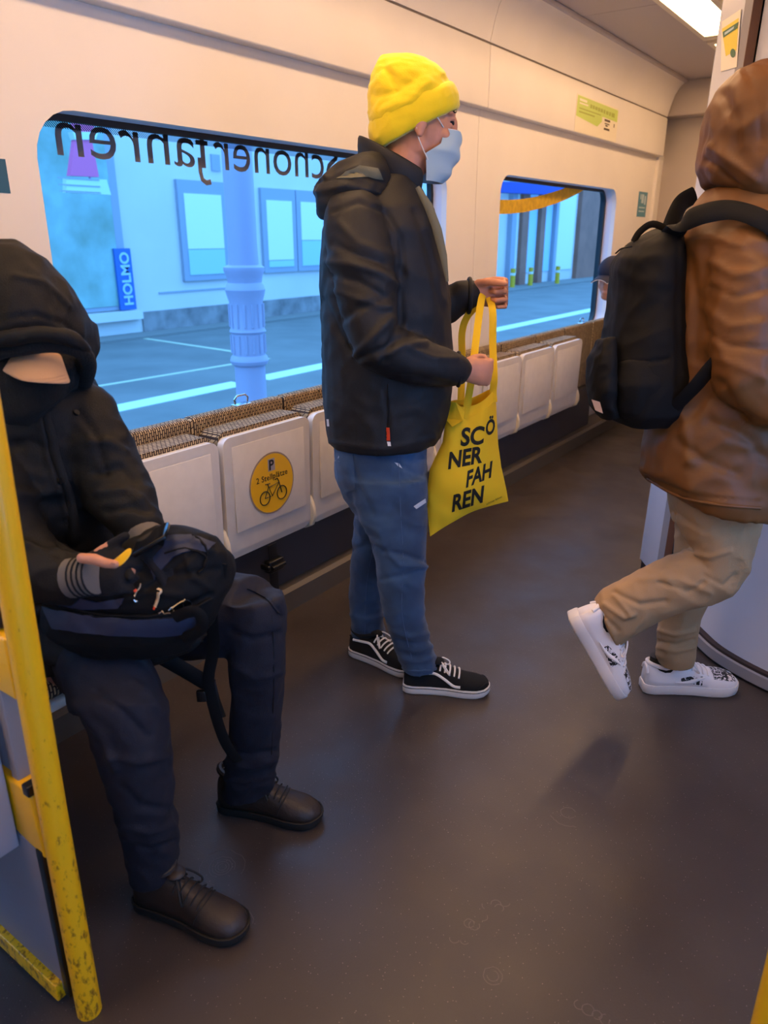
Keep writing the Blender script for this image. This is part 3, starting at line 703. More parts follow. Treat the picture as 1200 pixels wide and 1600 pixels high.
put('base_ledge', MB().box((BX-.1, 12.9, .05), (BX+.03, 16.0, .09)), M['wframe'], b1, smooth=False)
def bwin(y0, z0, y1, z1, split, nm='window'):
    f = put(nm, MB().box((BX, y0, z0), (BX+.1, y1, z1)), M['wframe'], b1, smooth=False)
    put('blind', MB().box((BX+.1, y0+.18, z0+.2+split), (BX+.12, y1-.18, z1-.32)), M['blind'], f, smooth=False)
    put('lower_pane', MB().box((BX+.1, y0+.18, z0+.15), (BX+.12, y1-.18, z0+.18+split)), M['cyan'], f, smooth=False)
bwin(13.72, .32, 15.35, 2.78, .6); bwin(16.72, .42, 18.16, 2.72, .15); bwin(18.2, .42, 19.6, 2.72, .7)
sw = put('shop_window', MB().box((BX, 8.0, -.25), (BX+.08, 11.95, 4.6)), M['wframe'], b1, smooth=False)
put('shop_pane', MB().box((BX+.08, 8.1, -.15), (BX+.1, 11.72, 4.5)), M['shopglass'], sw, smooth=False)
put('shop_sill', MB().box((BX, 7.9, -.5), (BX+.2, 12.2, -.28)), M['render'], b1, smooth=False)
put('vent', MB().box((BX, 15.0, 3.05), (BX+.04, 15.3, 3.45)), M['wframe'], b1, smooth=False)
vs_ = thing('shop_sign', (BX+.15, 11.9, -.2), 'upright blue shop sign with light lettering beside the shop window', 'sign')
put('board', MB().box((BX+.1, 11.60, -.26), (BX+.16, 12.06, 1.16)), M['signb'], vs_, smooth=False)
put('lettering', me_to_mb(text_mesh('HOLMO', .34, .004, 'LEFT', bold=.01), lambda c: (BX+.17+c.z, 11.97-c.y*1.05, -.16+c.x*1.0)), M['signl'], vs_, smooth=False)
hs = thing('hanging_sign', (-14, 10, 1.9), 'pink tower-shaped sign on a white plate, seen through the large window', 'sign')
def hp_(px, py, x=-14.0): return atx(px, py, x)
put('pink_shaft', MB().prism([hp_(*p) for p in ((112, 215), (137, 215), (149, 277), (104, 275))], (.12, 0, 0)), M['pink'], hs, smooth=False)
put('pink_head', MB().prism([hp_(126+16*math.cos(q), 196+13*math.sin(q)) for q in [math.pi*i/10 for i in range(20)]], (.12, 0, 0)), M['pink'], hs)
put('pale_collar', MB().prism([hp_(*p) for p in ((106, 207), (146, 207), (142, 219), (110, 219))], (.16, 0, 0)), M['signw'], hs, smooth=False)
put('white_plate', MB().prism([hp_(*p) for p in ((98, 278), (161, 281), (168, 305), (98, 301))], (.12, 0, 0)), M['signw'], hs, smooth=False)
q0 = hp_(125, 290, -13.87)
for dz_ in (.12, 0, -.11): put('plate_line', MB().box((-13.875, q0.y-.45, q0.z+dz_-.012), (-13.87, q0.y+.45, q0.z+dz_+.012)), M['wframe'], hs, smooth=False)
ar = hp_(126, 180); put('wall_arm', MB().tube([(ar.x, ar.y, ar.z), (BX, ar.y, ar.z+.1)], .04), M['iron'], hs)
put('hanger', MB().tube([(ar.x+.06, ar.y, ar.z), (ar.x+.06, ar.y, ar.z-1.2)], .03), M['iron'], hs)
# cast iron column on the platform edge
cc = at(386, 500, (FW.dot(atx(386, 500, -5)-EYE)))
cx_, cy_ = cc.x, cc.y
ic = thing('iron_column', (cx_, cy_, GZ), 'blue grey cast iron column just outside the large window', 'column')
def lathe(prof, c, n=28):
    return MB().loft([[(c[0]+r*math.cos(2*math.pi*j/n), c[1]+r*math.sin(2*math.pi*j/n), z) for j in range(n)] for r, z in prof])
put('shaft', lathe([(.135, 1.16), (.128, 1.4), (.128, 4.0)], (cx_, cy_)), M['iron'], ic, angle=30)
put('pedestal', lathe([(.17, GZ), (.17, -.2), (.14, -.1), (.14, .33), (.165, .35), (.175, .38), (.165, .41), (.15, .43), (.15, .62), (.165, .64), (.15, .67), (.15, .90), (.165, .95), (.178, 1.0), (.165, 1.04), (.15, 1.06), (.16, 1.12), (.18, 1.16), (.18, 1.19), (.135, 1.21)], (cx_, cy_)), M['iron'], ic, angle=30)
put('reeding', MB(), M['iron'], ic) if False else None
mb = MB()
for i in range(14):
    q = 2*math.pi*i/14; mb.tube([(cx_+.15*math.cos(q), cy_+.15*math.sin(q), .45), (cx_+.15*math.cos(q), cy_+.15*math.sin(q), .61)], .012, n=6)
    mb.tube([(cx_+.15*math.cos(q), cy_+.15*math.sin(q), .68), (cx_+.15*math.cos(q), cy_+.15*math.sin(q), .88)], .012, n=6)
put('ornament', mb, M['iron'], ic)
# far end of the street through the second window
b2 = thing('building', (BX-2, 45, GZ), 'far building with brown pillars and a blue awning seen through the second window', 'building')
X2 = -17.0
put('facade', MB().box((X2-4, 26, GZ), (X2, 110, 6)), M['render'], b2, smooth=False)
put('awning', MB().prism([atx(x, y, X2+.4) for x, y in ((740, 282), (880, 290), (880, 306), (740, 300))], (.4, 0, 0)), M['awn'], b2, smooth=False)
for i, (x0, x1, m_) in enumerate(((806, 816, 'brick'), (835, 842, 'brick'), (896, 935, 'brick'), (790, 797, 'wframe'), (858, 862, 'wframe'))):
    a, b = atx(x0, 400, X2), atx(x1, 400, X2)
    put('pillar' if x1-x0 < 20 else 'brown_facade', MB().box((X2-.1, a.y, GZ), (X2+.25, b.y, 4.6)), M[m_], b2, smooth=False)
for (x0, x1) in ((798, 806), (818, 834), (843, 857), (864, 892)):
    a, b = atx(x0, 400, X2), atx(x1, 400, X2)
    put('shop_front', MB().box((X2, a.y, GZ+.6), (X2+.06, b.y, 3.9)), M['blind' if x0 in (798, 864) else 'signl'], b2, smooth=False)
for i, (x, y) in enumerate(((870, 425), (828, 432), (800, 428))):
    a = atz(x, 445+i*3, GZ)
    t = thing('bollard', (a.x, a.y, GZ), ['small yellow bollard in front of the far shop fronts, seen through the far window', 'second yellow bollard left of the first, seen through the far window', 'third yellow bollard near the left edge of the far window'][i], 'bollard', 'bollards on the street')
    put('post', MB().tube([(a.x, a.y, GZ), (a.x, a.y, GZ+.9)], .12), M['film'], t); put('band', MB().tube([(a.x, a.y, GZ+.6), (a.x, a.y, GZ+.7)], .125), M['line'], t)
# ------------------------------------------------------------------ tools for figures
from mathutils.bvhtree import BVHTree
def bvh(*objs):
    vs, fs = [], []
    for o in objs:
        n = len(vs); off = worldloc(o); vs += [v.co + off for v in o.data.vertices]; fs += [tuple(i+n for i in p.vertices) for p in o.data.polygons]
    return BVHTree.FromPolygons(vs, fs)
def hit(T, px, py):
    r = ray(px, py).normalized(); h = T.ray_cast(EYE, r)
    if h[0] is None: return None
    return h[0], (h[1] if h[1].dot(r) < 0 else -h[1])
def drape(T, poly, off, step=8):   # lay a patch on a surface
    bm = bmesh.new(); bm.faces.new([bm.verts.new((x, y, 0)) for x, y in poly]); bmesh.ops.triangulate(bm, faces=bm.faces)
    for _ in range(6):
        es = [e for e in bm.edges if e.calc_length() > step]
        if not es: break
        bmesh.ops.subdivide_edges(bm, edges=es, cuts=1); bmesh.ops.triangulate(bm, faces=bm.faces)
    mb = MB(); pts = []; last = None
    for v in bm.verts:
        h = hit(T, v.co.x, v.co.y)
        if h is None:
            dd = last if last else 2.0; p = EYE + ray(v.co.x, v.co.y).normalized()*dd
            q = T.find_nearest(p); p = q[0] + q[1]*off
        else: last = (h[0]-EYE).length; p = h[0] + h[1]*off
        pts.append(p)
    bm.verts.index_update(); fs = [tuple(v.index for v in f.verts) for f in bm.faces]; bm.free(); mb.add(pts, fs); return mb
def drape_line(T, pts, off=0.0, k=5):
    out = []
    P2 = [Vector((x, y, 0)) for x, y in pts]
    for p in (spline(P2, k) if len(P2) > 2 else [P2[0].lerp(P2[1], i/8) for i in range(9)]):
        h = hit(T, p.x, p.y)
        if h: out.append(h[0] + h[1]*off)
    return out
def frame(loc, fwd, up=(0, 0, 1), s=1.0):
    x = Vector(fwd).normalized(); z = Vector(up); z = (z - x*z.dot(x)).normalized(); y = z.cross(x)
    return Matrix(((x.x*s, y.x*s, z.x*s, loc[0]), (x.y*s, y.y*s, z.y*s, loc[1]), (x.z*s, y.z*s, z.z*s, loc[2]), (0, 0, 0, 1)))
def head_into(mb, H):
    mb.ell((-.012, 0, .035), .098, .077, .088, H, 20, 14); mb.ell((.03, 0, -.025), .064, .062, .085, H, 18, 12)
    mb.ell((.042, 0, -.092), .046, .044, .030, H, 16, 10); mb.ell((.0, 0, -.06), .06, .062, .05, H, 16, 10)
    mb.ell((.092, 0, -.032), .017, .014, .016, H, 12, 8); mb.ell((.090, 0, -.010), .014, .010, .030, H, 12, 8)
    mb.ell((.074, 0, .016), .020, .056, .010, H, 14, 8)
    for s in (-1, 1): mb.ell((.078, .031*s, .004), .012, .016, .006, H, 12, 6); mb.ell((.076, .031*s, -.011), .011, .015, .005, H, 12, 6)
    mb.ell((.088, 0, -.066), .010, .024, .006, H, 12, 6); mb.ell((.086, 0, -.077), .010, .021, .007, H, 12, 6)
    for s in (-1, 1):
        mb.ell((-.004, .078*s, -.015), .018, .009, .031, H, 12, 8); mb.ell((-.002, .079*s, -.040), .010, .007, .012, H, 10, 6)
        mb.ell((.062, .040*s, -.035), .020, .018, .018, H, 12, 8)
def face_parts(P, H):
    mb = MB()
    for s in (-1, 1): 
        e = put('eye', MB().ell((.077, .031*s, -.002), .011, .012, .006, H, 12, 8), M['boot_sole'], P)
        put('iris', MB().ell((.086, .031*s, -.004), .003, .005, .005, H, 10, 6), M['hazel'], e)
        put('eyebrow', MB().tube([H @ Vector(q) for q in ((.088, .012*s, .020), (.089, .03*s, .024), (.080, .05*s, .018))], .0035, n=6), M['boot'], P)
def hand_into(mb, Hm, curls=(1.2,)*4, spread=.0, thumb=(.5, .8, -.3), tcurl=.5, s=1.0):
    # local x fingers, y thumb side, z back of the hand
    def w(p): return Hm @ Vector(p)
    mb.loft([[w((x, wy*math.cos(q)+y0, hz*math.sin(q)+z0)) for q in [2*math.pi*i/14 for i in range(14)]] for x, wy, hz, y0, z0 in
             ((-.03, .026, .020, 0, 0), (0, .027, .019, 0, 0), (.03, .037, .018, .002, 0), (.06, .041, .016, .001, .001), (.085, .040, .013, 0, 0), (.094, .036, .009, 0, -.002))])
    for i, (y, ln, r) in enumerate(((.031, .072, .0088), (.0105, .080, .0092), (-.0105, .074, .0088), (-.030, .060, .0078))):
        a = 0.1; p = Vector((.082, y, 0)); pts = [Vector((.045, y*.8, 0)), p.copy()]; rr = [r*.9, r*1.05]; c_ = curls[i % len(curls)]
        for j, f in enumerate((.46, .30, .24)):
            a += c_*(1.0, 1.1, .8)[j]; p = p + Vector((math.cos(a), spread*(y/.03)*.2, -math.sin(a)))*ln*f; pts.append(p.copy()); rr.append(r*(1.0, .93, .80)[j])
        pts = [w(q) for q in pts]; mb.tube(pts, rr, n=10); mb.ell(pts[-1], rr[-1], rr[-1], rr[-1], n=10, m=6)
        for q, r2 in zip(pts[1:-1], rr[1:-1]): mb.ell(q, r2*1.04, r2*1.04, r2*1.04, n=10, m=6)
    t = Vector(thumb).normalized(); p = Vector((.018, .026, -.004)); pts = [Vector((.0, .012, -.004)), p.copy()]
    for j, (ln, b) in enumerate(((.036, 0), (.028, tcurl), (.022, tcurl*1.4))):
        d = (t + Vector((.55, -.35, -.15))*b).normalized(); p = p + d*ln; pts.append(p.copy())
    pts = [w(q) for q in pts]; rr = [.014, .0145, .0115, .0108, .0088]; mb.tube(pts, rr, n=10)
    for q, r2 in zip(pts[1:], rr[1:]): mb.ell(q, r2, r2, r2, n=10, m=6)

# shoe: local x heel to toe, z up
WP = [(0, .020), (.03, .030), (.1, .036), (.3, .034), (.5, .037), (.7, .047), (.84, .047), (.93, .038), (.98, .022), (1, .008)]
def lerp_tab(tab, x):
    for (a, p), (b, q) in zip(tab[:-1], tab[1:]):
        if x <= b: return p + (q-p)*(x-a)/(b-a)
    return tab[-1][1]
def make_shoe(P, H, L, st, name='shoe', lab=None):
    hs = {'skate': [(0, .055), (.05, .072), (.15, .070), (.3, .068), (.42, .076), (.55, .060), (.7, .043), (.85, .034), (.95, .026), (1, .010)],
          'boot': [(0, .075), (.05, .095), (.2, .098), (.34, .095), (.45, .082), (.58, .064), (.72, .050), (.86, .040), (.95, .028), (1, .010)],
          'sneaker': [(0, .060), (.04, .082), (.12, .070), (.26, .062), (.38, .078), (.5, .070), (.66, .050), (.82, .042), (.93, .032), (1, .012)]}[st]
    zs = {'skate': .030, 'boot': .024, 'sneaker': .034}[st]
    wsc = {'skate': 1.0, 'boot': .99, 'sneaker': 1.06}[st]
    def w(p): return H @ Vector(p)
    up_m, sole_m = {'skate': (M['suede'], M['white']), 'boot': (M['boot'], M['boot_sole']), 'sneaker': (M['sneaker'], M['sneaker_sole'])}[st]
    ts = [i/24 for i in range(25)]; ts = [(1-math.cos(math.pi*t))/2 for t in ts]
    def outline(sc_, z, lift=0):
        a = [((.003+t*(1-.003))*L, lerp_tab(WP, t)*wsc*sc_, z) for t in ts]; b = [(x, -y, zz) for x, y, zz in reversed(a)]
        cxm = L*.5
        return [w((cxm+(x-cxm)*(1+(sc_-1)*.25), y, zz + (.008*((x/L-.8)/.2)**2 if x/L > .8 else 0)*lift)) for x, y, zz in a+b]
    sh = put(name, MB().loft([outline(.98, 0, 1), outline(1.05, .004, 1), outline(1.06, zs*.8, .6), outline(1.02, zs, .5)]), sole_m, P, angle=60)
    if lab: sh['label'] = lab
    if st == 'skate':
        for z in (zs*.80,): put('sole_line', MB().tube([p for p in outline(1.07, z, .6)], .0012, n=5, closed=True), M['black'], sh)
    def up(t, q, o=0.0):   # q 0..pi over the top
        hw = lerp_tab(WP, t)*wsc*.97 + o; h = lerp_tab(hs, t) + o; c_, s_ = math.cos(q), math.sin(q)
        return w((t*L*.985+.003, hw*math.copysign(abs(c_)**.8, c_), zs-.004+h*abs(s_)**.75))
    rings = [[up(t, math.pi*j/16) for j in range(17)] + [w((t*L*.985+.003, -lerp_tab(WP, t)*.6, zs-.01)), w((t*L*.985+.003, lerp_tab(WP, t)*.6, zs-.01))] for t in ts]
    put('upper', MB().loft(rings), up_m, sh, angle=75)
    col = [up(.03+.37*(.5-.5*math.cos(math.pi*a_)), .0) for a_ in []]
    cring = []
    for i in range(20):
        q = 2*math.pi*i/20; cring.append(w((L*(.20+.17*math.cos(q)), .030*math.sin(q), zs+lerp_tab(hs, .20)*.98 + .010*abs(math.cos(q)))))
    put('collar', MB().tube(cring, .007 if st != 'boot' else .009, n=8, closed=True), up_m, sh)
    put('ankle', MB().loft([[w((L*(.20+.15*math.cos(2*math.pi*i/16)), .028*math.sin(2*math.pi*i/16), z)) for i in range(16)] for z in (zs+.03, zs+(.075 if st == 'skate' else .095))]), M['black'], sh)
    put('tongue', MB().ell((L*.40, 0, zs+lerp_tab(hs, .40)+.008), .022, .022, .010, H, 12, 8), up_m, sh)
    lm = {'skate': M['elastic'], 'boot': M['boot_sole'], 'sneaker': M['sneaker']}[st]
    for i in range(5):
        t = .42 + .055*i; put('lace', MB().tube([up(t + .010*math.sin(j*math.pi/8), math.pi*(.27+.46*j/8), .0035) for j in range(9)], .0030 if st != 'boot' else .0022, n=6), lm, sh)
    for s in (-1, 1):
        b = up(.42, math.pi/2, .006)
        put('lace_loop', MB().tube(spline([b, H @ Vector((L*.45, .018*s, zs+.085 if st != 'boot' else zs+.095)), H @ Vector((L*.53, .040*s, zs+.060)), H @ Vector((L*.52, .030*s, zs+.052)), b], 4), .0026, n=6), lm, sh)
    for s in (0, 1):
        def Q(a_): return a_ if s == 0 else math.pi - a_
        if st == 'skate':
            pl_ = [(.10, .62), (.24, .72), (.36, .72), (.47, .45), (.58, .20), (.66, .22)]
            mbs = MB(); c_ = [up(t, Q(q), .002) for t, q in pl_]; mbs.tube(spline(c_, 5), .0048, n=8); put('side_stripe', mbs, M['elastic'], sh)
            put('heel_panel', MB().tube([up(.02+.03*k_, Q(.9-.1*k_), .001) for k_ in range(5)], .004, n=6), M['suede'], sh)
        if st == 'sneaker':
            grid = [[up(.36+.22*i/6, Q(.12+.55*j/4*(.4+.6*i/6)), .0015) for j in range(5)] for i in range(7)]
            g_ = MB(); g_.add([p for r_ in grid for p in r_], [(i*5+j, (i+1)*5+j, (i+1)*5+j+1, i*5+j+1) for i in range(6) for j in range(4)])
            put('doodle_patch', g_, M['doodle'], sh, solid=.001)
            sw_ = [(.30, .18, .001), (.38, .16, .004), (.46, .22, .0075), (.52, .36, .0065), (.60, .62, .002)]
            mbs = MB().tube(spline([up(t, Q(q), .003) for t, q, r_ in sw_], 4), [ .0012+.0*i for i in range(17)], n=8)
            c_ = spline([up(t, Q(q), .003) for t, q, r_ in sw_], 4); rr = [lerp_tab([(0, .001), (.25, .004), (.5, .0065), (.75, .006), (1, .002)], i/(len(c_)-1)) for i in range(len(c_))]
            put('side_curve', MB().tube(c_, rr, n=8), M['sneaker'], sh)
    if st == 'sneaker':
        grid = [[up(.70+.24*i/7, math.pi*(.22+.56*j/8), .0012) for j in range(9)] for i in range(8)]
        g_ = MB(); g_.add([p for r_ in grid for p in r_], [(i*9+j, (i+1)*9+j, (i+1)*9+j+1, i*9+j+1) for i in range(7) for j in range(8)])
        put('toe_patch', g_, M['doodle'], sh, solid=.001)
        put('heel_tab', MB().tube([up(.01, math.pi*(.2+.6*j/8), .002) for j in range(9)], .006, n=8), M['sneaker'], sh)
    if st == 'skate':
        put('toe_bumper', MB().tube([up(.86+.13*math.sin(math.pi*j/16), math.pi*.04+math.pi*.92*j/16*1.0, .001) for j in range(17)], .002, n=6), M['suede'], sh)
    if st == 'boot':
        put('toe_seam', MB().tube([up(.62+.06*math.sin(math.pi*j/16), math.pi*(.05+.9*j/16), .001) for j in range(17)], .0018, n=6), M['boot_sole'], sh)
        put('side_seam', MB().tube([up(.30+.1*j/8, .3+.9*j/8, .001) for j in range(9)], .0015, n=6), M['boot_sole'], sh)
        put('welt', MB().tube(outline(1.07, zs, .5), .0022, n=5, closed=True), M['boot_sole'], sh)
    return sh
def doodle():
    m = mat('black_white_doodle', 'e9e2e2', .5); nt = m.node_tree; b = nt.nodes['Principled BSDF']; tc = nt.nodes['Texture Coordinate']
    n = nt.nodes.new('ShaderNodeTexNoise'); n.inputs['Scale'].default_value = 55; n.inputs['Detail'].default_value = 1.5; n.inputs['Distortion'].default_value = 2.5; nt.links.new(tc.outputs['Object'], n.inputs['Vector'])
    r = nt.nodes.new('ShaderNodeValToRGB'); r.color_ramp.interpolation = 'CONSTANT'; e = r.color_ramp.elements; e[0].color = lin('100e10'); e[1].position = .52; e[1].color = lin('e4dddf')
    nt.links.new(n.outputs['Fac'], r.inputs[0]); nt.links.new(r.outputs[0], b.inputs['Base Color']); return m
M['doodle'] = doodle()
def ground_shoe(P, heel, toe, st, L=None, name='shoe', lab=None, lift=0.0):
    h, t = atz(*heel), atz(*toe); d = (t-h); d.z = 0
    return make_shoe(P, frame((h.x, h.y, .001), d), L or d.length, st, name, lab)

# ================================================================== the standing man with the yellow hat
P2 = thing('person', (-1.28, 1.88, 0), 'standing person in a yellow beanie, face mask, black jacket and ripped blue jeans', 'person')
hc = at(653, 186, 2.28); fd = (RT*math.cos(math.radians(6)) + FW*math.sin(math.radians(6))); fd = (fd - UP*.10).normalized()
H2 = frame(hc, fd, s=1.08)
mb = MB(); head_into(mb, H2)
limb(mb, [(640, 235, 2.28, .062), (628, 262, 2.28, .064), (612, 300, 2.28, .068)], 18)
lr_loft(mb, [LR(560, 330, 655, 330, 2.28, .15), LR(535, 400, 670, 400, 2.28, .14), LR(530, 550, 670, 550, 2.28, .13), LR(545, 690, 650, 690, 2.28, .14), LR(560, 780, 650, 780, 2.28, .13)])
limb(mb, [(560, 340, 2.10, .055), (578, 520, 2.06, .045), (650, 562, 2.08, .038), (722, 580, 2.15, .027)])
limb(mb, [(640, 340, 2.44, .055), (668, 490, 2.48, .045), (745, 462, 2.40, .027)])
limb(mb, [(622, 780, 2.2, .06), (628, 880, 2.165, .045), (656, 1035, 2.17, .03)]); limb(mb, [(600, 780, 2.38, .055), (578, 880, 2.42, .042), (577, 1000, 2.42, .03)])
# left hand, raised, gripping the straps; palm turned to the aisle
def hframe(loc, fwd, back): return frame(loc, fwd, back)
HL = hframe(at(737, 459, 2.37), RT + UP*.05 - FW*.1, FW*1.0 + UP*.15 - RT*.1)
# thumb side must point up
def orient(Hm, want):
    y = Vector((Hm[0][1], Hm[1][1], Hm[2][1]))
    if y.dot(want) < 0:
        for i in range(3): Hm[i][1] = -Hm[i][1]
    return Hm
HL = orient(HL, UP); hand_into(mb, HL @ Matrix.Scale(1.17, 4), curls=(1.5, 1.42, 1.38, 1.35), thumb=(.8, .25, -.75), tcurl=.5)
HR = orient(hframe(at(722, 579, 2.15), RT*.9 + UP*(-.12) + FW*.25, -FW + RT*.2), UP); hand_into(mb, HR, curls=(.95, .95, 1.0, 1.05), thumb=(.8, .3, -.7), tcurl=.5)
body2 = put('body', mb, M['skin'], P2, remesh=.0038, sm=4)
face_parts(P2, H2)
# beanie
T2 = .098
cr = MB(); lr_loft(cr, [LR(577, 205, 712, 148, 2.28, T2), LR(575, 185, 706, 133, 2.28, T2), LR(574, 165, 699, 118, 2.28, T2*.97), LR(575, 142, 684, 103, 2.28, T2*.90), LR(580, 118, 664, 92, 2.28, T2*.75), LR(588, 98, 642, 86, 2.28, T2*.5), LR(594, 88, 616, 86, 2.28, T2*.22)])
bn = put('beanie', cr, M['beanie'], P2, remesh=.005, sm=3, disp=[wrinkle(.004, 14, (1, 1, 2), 3), creases([([(600, 105), (612, 120), (618, 140)], 6, -.007), ([(585, 150), (620, 142), (650, 122)], 7, -.005), ([(590, 175), (640, 155), (670, 128)], 7, .005)])])
bd = MB(); lr_loft(bd, [LR(588, 238, 716, 171, 2.28, T2*.93), LR(578, 226, 719, 163, 2.28, T2*1.0), LR(575, 210, 717, 148, 2.28, T2*1.03), LR(575, 196, 712, 135, 2.28, T2*1.03), LR(579, 188, 706, 128, 2.28, T2*.97)])
put('folded_brim', bd, M['beanie'], bn, remesh=.0045, sm=3, disp=wrinkle(.0015, 20, (1, 1, 1), 8))
# mask
def mk(s, v):
    z = -.020 - .122*v; px_ = lerp_tab([(0, .110), (.2, .118), (.5, .114), (.8, .100), (1, .080)], v); xb = lerp_tab([(0, .058), (.3, .050), (.5, .012), (1, .026)], v)
    hw = lerp_tab([(0, .046), (.4, .066), (1, .050)], v); a = s*math.radians(88)
    pl = .0035*math.sin(v*math.pi*5 + 2.2*abs(s))*(1-abs(s)**3)
    return H2 @ Vector((xb + (px_-xb)*math.cos(a)**.75 + pl, hw*math.sin(a), z - .008*(1-math.cos(a))*0))
NS, NV = 29, 25
g_ = MB(); g_.add([mk(-1+2*i/(NS-1), j/(NV-1)) for i in range(NS) for j in range(NV)], [(i*NV+j, (i+1)*NV+j, (i+1)*NV+j+1, i*NV+j+1) for i in range(NS-1) for j in range(NV-1)])
mk_o = put('face_mask', g_, M['mask'], P2, solid=.002)
put('mask_edge', MB().tube([mk(-1+2*i/20, 0) for i in range(21)], .0016, n=6), M['elastic'], mk_o)
for s in (-1, 1):
    ear = [(-.008, .082*s, .018), (-.008, .084*s, -.035)]
    put('ear_loop', MB().tube(spline([mk(s*.98, .03), H2 @ Vector((.03, .078*s, .004)), H2 @ Vector((-.002, .083*s, .018))], 5), .0017, n=6), M['elastic'], mk_o)
    put('ear_loop', MB().tube(spline([mk(s*.98, .62), H2 @ Vector((-.002, .076*s, -.055)), H2 @ Vector((-.012, .083*s, -.030))], 5), .0017, n=6), M['elastic'], mk_o)

# jeans
jm = MB()
lr_loft(jm, [LR(524, 655, 664, 655, 2.28, .165), LR(520, 700, 666, 700, 2.28, .17), LR(523, 740, 668, 740, 2.28, .17), LR(536, 775, 668, 775, 2.27, .155), LR(556, 805, 666, 805, 2.26, .13)])
lr_loft(jm, [LR(538, 745, 667, 745, 2.19, .095), LR(560, 800, 668, 800, 2.18, .09), LR(578, 840, 666, 840, 2.17, .085), LR(588, 880, 667, 880, 2.16, .078), LR(590, 915, 664, 915, 2.16, .070), LR(600, 960, 664, 960, 2.17, .066), LR(612, 1000, 672, 1000, 2.18, .060), LR(622, 1025, 681, 1025, 2.18, .060), LR(630, 1046, 683, 1040, 2.18, .058)])
lr_loft(jm, [LR(545, 750, 640, 750, 2.37, .09), LR(554, 800, 620, 800, 2.39, .088), LR(550, 850, 612, 850, 2.40, .078), LR(546, 895, 604, 895, 2.42, .07), LR(545, 940, 600, 940, 2.42, .062), LR(549, 975, 600, 975, 2.42, .058), LR(548, 996, 604, 992, 2.42, .058)])
jc = [([(600, 862), (635, 868), (665, 878)], 4, -.008), ([(590, 848), (625, 882), (666, 885)], 4, .007), ([(596, 905), (635, 898), (660, 890)], 4, -.006), ([(545, 700), (560, 760), (580, 800)], 5, -.006),
      ([(620, 725), (650, 740), (668, 742)], 4, -.005), ([(612, 985), (640, 995), (668, 990)], 4, .005), ([(620, 1010), (650, 1018), (678, 1008)], 4, .006), ([(620, 1000), (650, 1006), (676, 1000)], 3, -.005),
      ([(548, 860), (575, 850), (600, 858)], 4, -.006), ([(546, 960), (570, 968), (598, 962)], 3, .004), ([(560, 810), (590, 830), (600, 850)], 4, .005), ([(540, 770), (560, 790), (575, 830)], 4, .005), ([(625, 1030), (655, 1034), (682, 1026)], 3, .004)]
jeans = put('jeans', jm, M['denim'], P2, remesh=.0065, sm=5, disp=[wrinkle(.0045, 9, (1, 1, 1.3), 5), creases(jc)])
TJ = bvh(jeans)
M['fray'] = mat('frayed_threads', 'c9ccd0', .9, bump=.8, bscale=400); M['stitch'] = mat('jeans_stitch', '44597a', .9)
for poly in ([(524, 720), (530, 712), (540, 713), (541, 719), (532, 722)], [(616, 722), (624, 724), (628, 732), (621, 728)], [(646, 791), (664, 779), (665, 785), (650, 795)]):
    put('frayed_patch', drape(TJ, poly, .0015, 4), M['fray'], jeans, solid=.001)
put('side_seam', MB().tube(drape_line(TJ, [(622, 705), (626, 800), (630, 880), (628, 960), (645, 1035)], .0), .0012, n=5), M['stitch'], jeans)
put('inner_seam', MB().tube(drape_line(TJ, [(585, 850), (573, 910), (570, 990)], .0), .0012, n=5), M['stitch'], jeans)
put('back_pocket', drape(TJ, [(524, 708), (552, 706), (556, 765), (540, 770), (530, 760)], .0015, 6), M['denim'], jeans, solid=.002)
hemr = [at(630+26*math.cos(q)+26, 1043+5*math.sin(q), 2.18-.058*math.sin(q)) for q in [2*math.pi*i/20 for i in range(20)]]
put('hem', MB().tube(hemr, .006, n=8, closed=True), M['denim'], jeans)

# jacket
km = MB()
lr_loft(km, [LR(578, 262, 650, 282, 2.28, .095), LR(556, 285, 662, 300, 2.28, .13), LR(520, 320, 672, 325, 2.28, .185), LR(503, 355, 684, 355, 2.28, .205), LR(500, 400, 694, 400, 2.28, .205), LR(500, 450, 702, 450, 2.28, .20), LR(502, 500, 706, 500, 2.28, .195), LR(503, 550, 709, 550, 2.28, .19), LR(504, 600, 706, 600, 2.28, .19), LR(506, 640, 702, 640, 2.28, .19), LR(512, 678, 690, 672, 2.28, .19), LR(516, 690, 682, 686, 2.28, .185)])
limb(km, [(553, 345, 2.10, .082), (562, 400, 2.07, .084), (572, 450, 2.05, .080), (578, 500, 2.04, .077), (590, 538, 2.03, .074), (625, 556, 2.05, .070), (665, 568, 2.08, .063), (700, 575, 2.12, .056), (713, 577, 2.14, .052)])
limb(km, [(640, 345, 2.44, .085), (650, 430, 2.47, .078), (664, 488, 2.45, .068), (700, 476, 2.40, .058), (729, 462, 2.372, .050)])
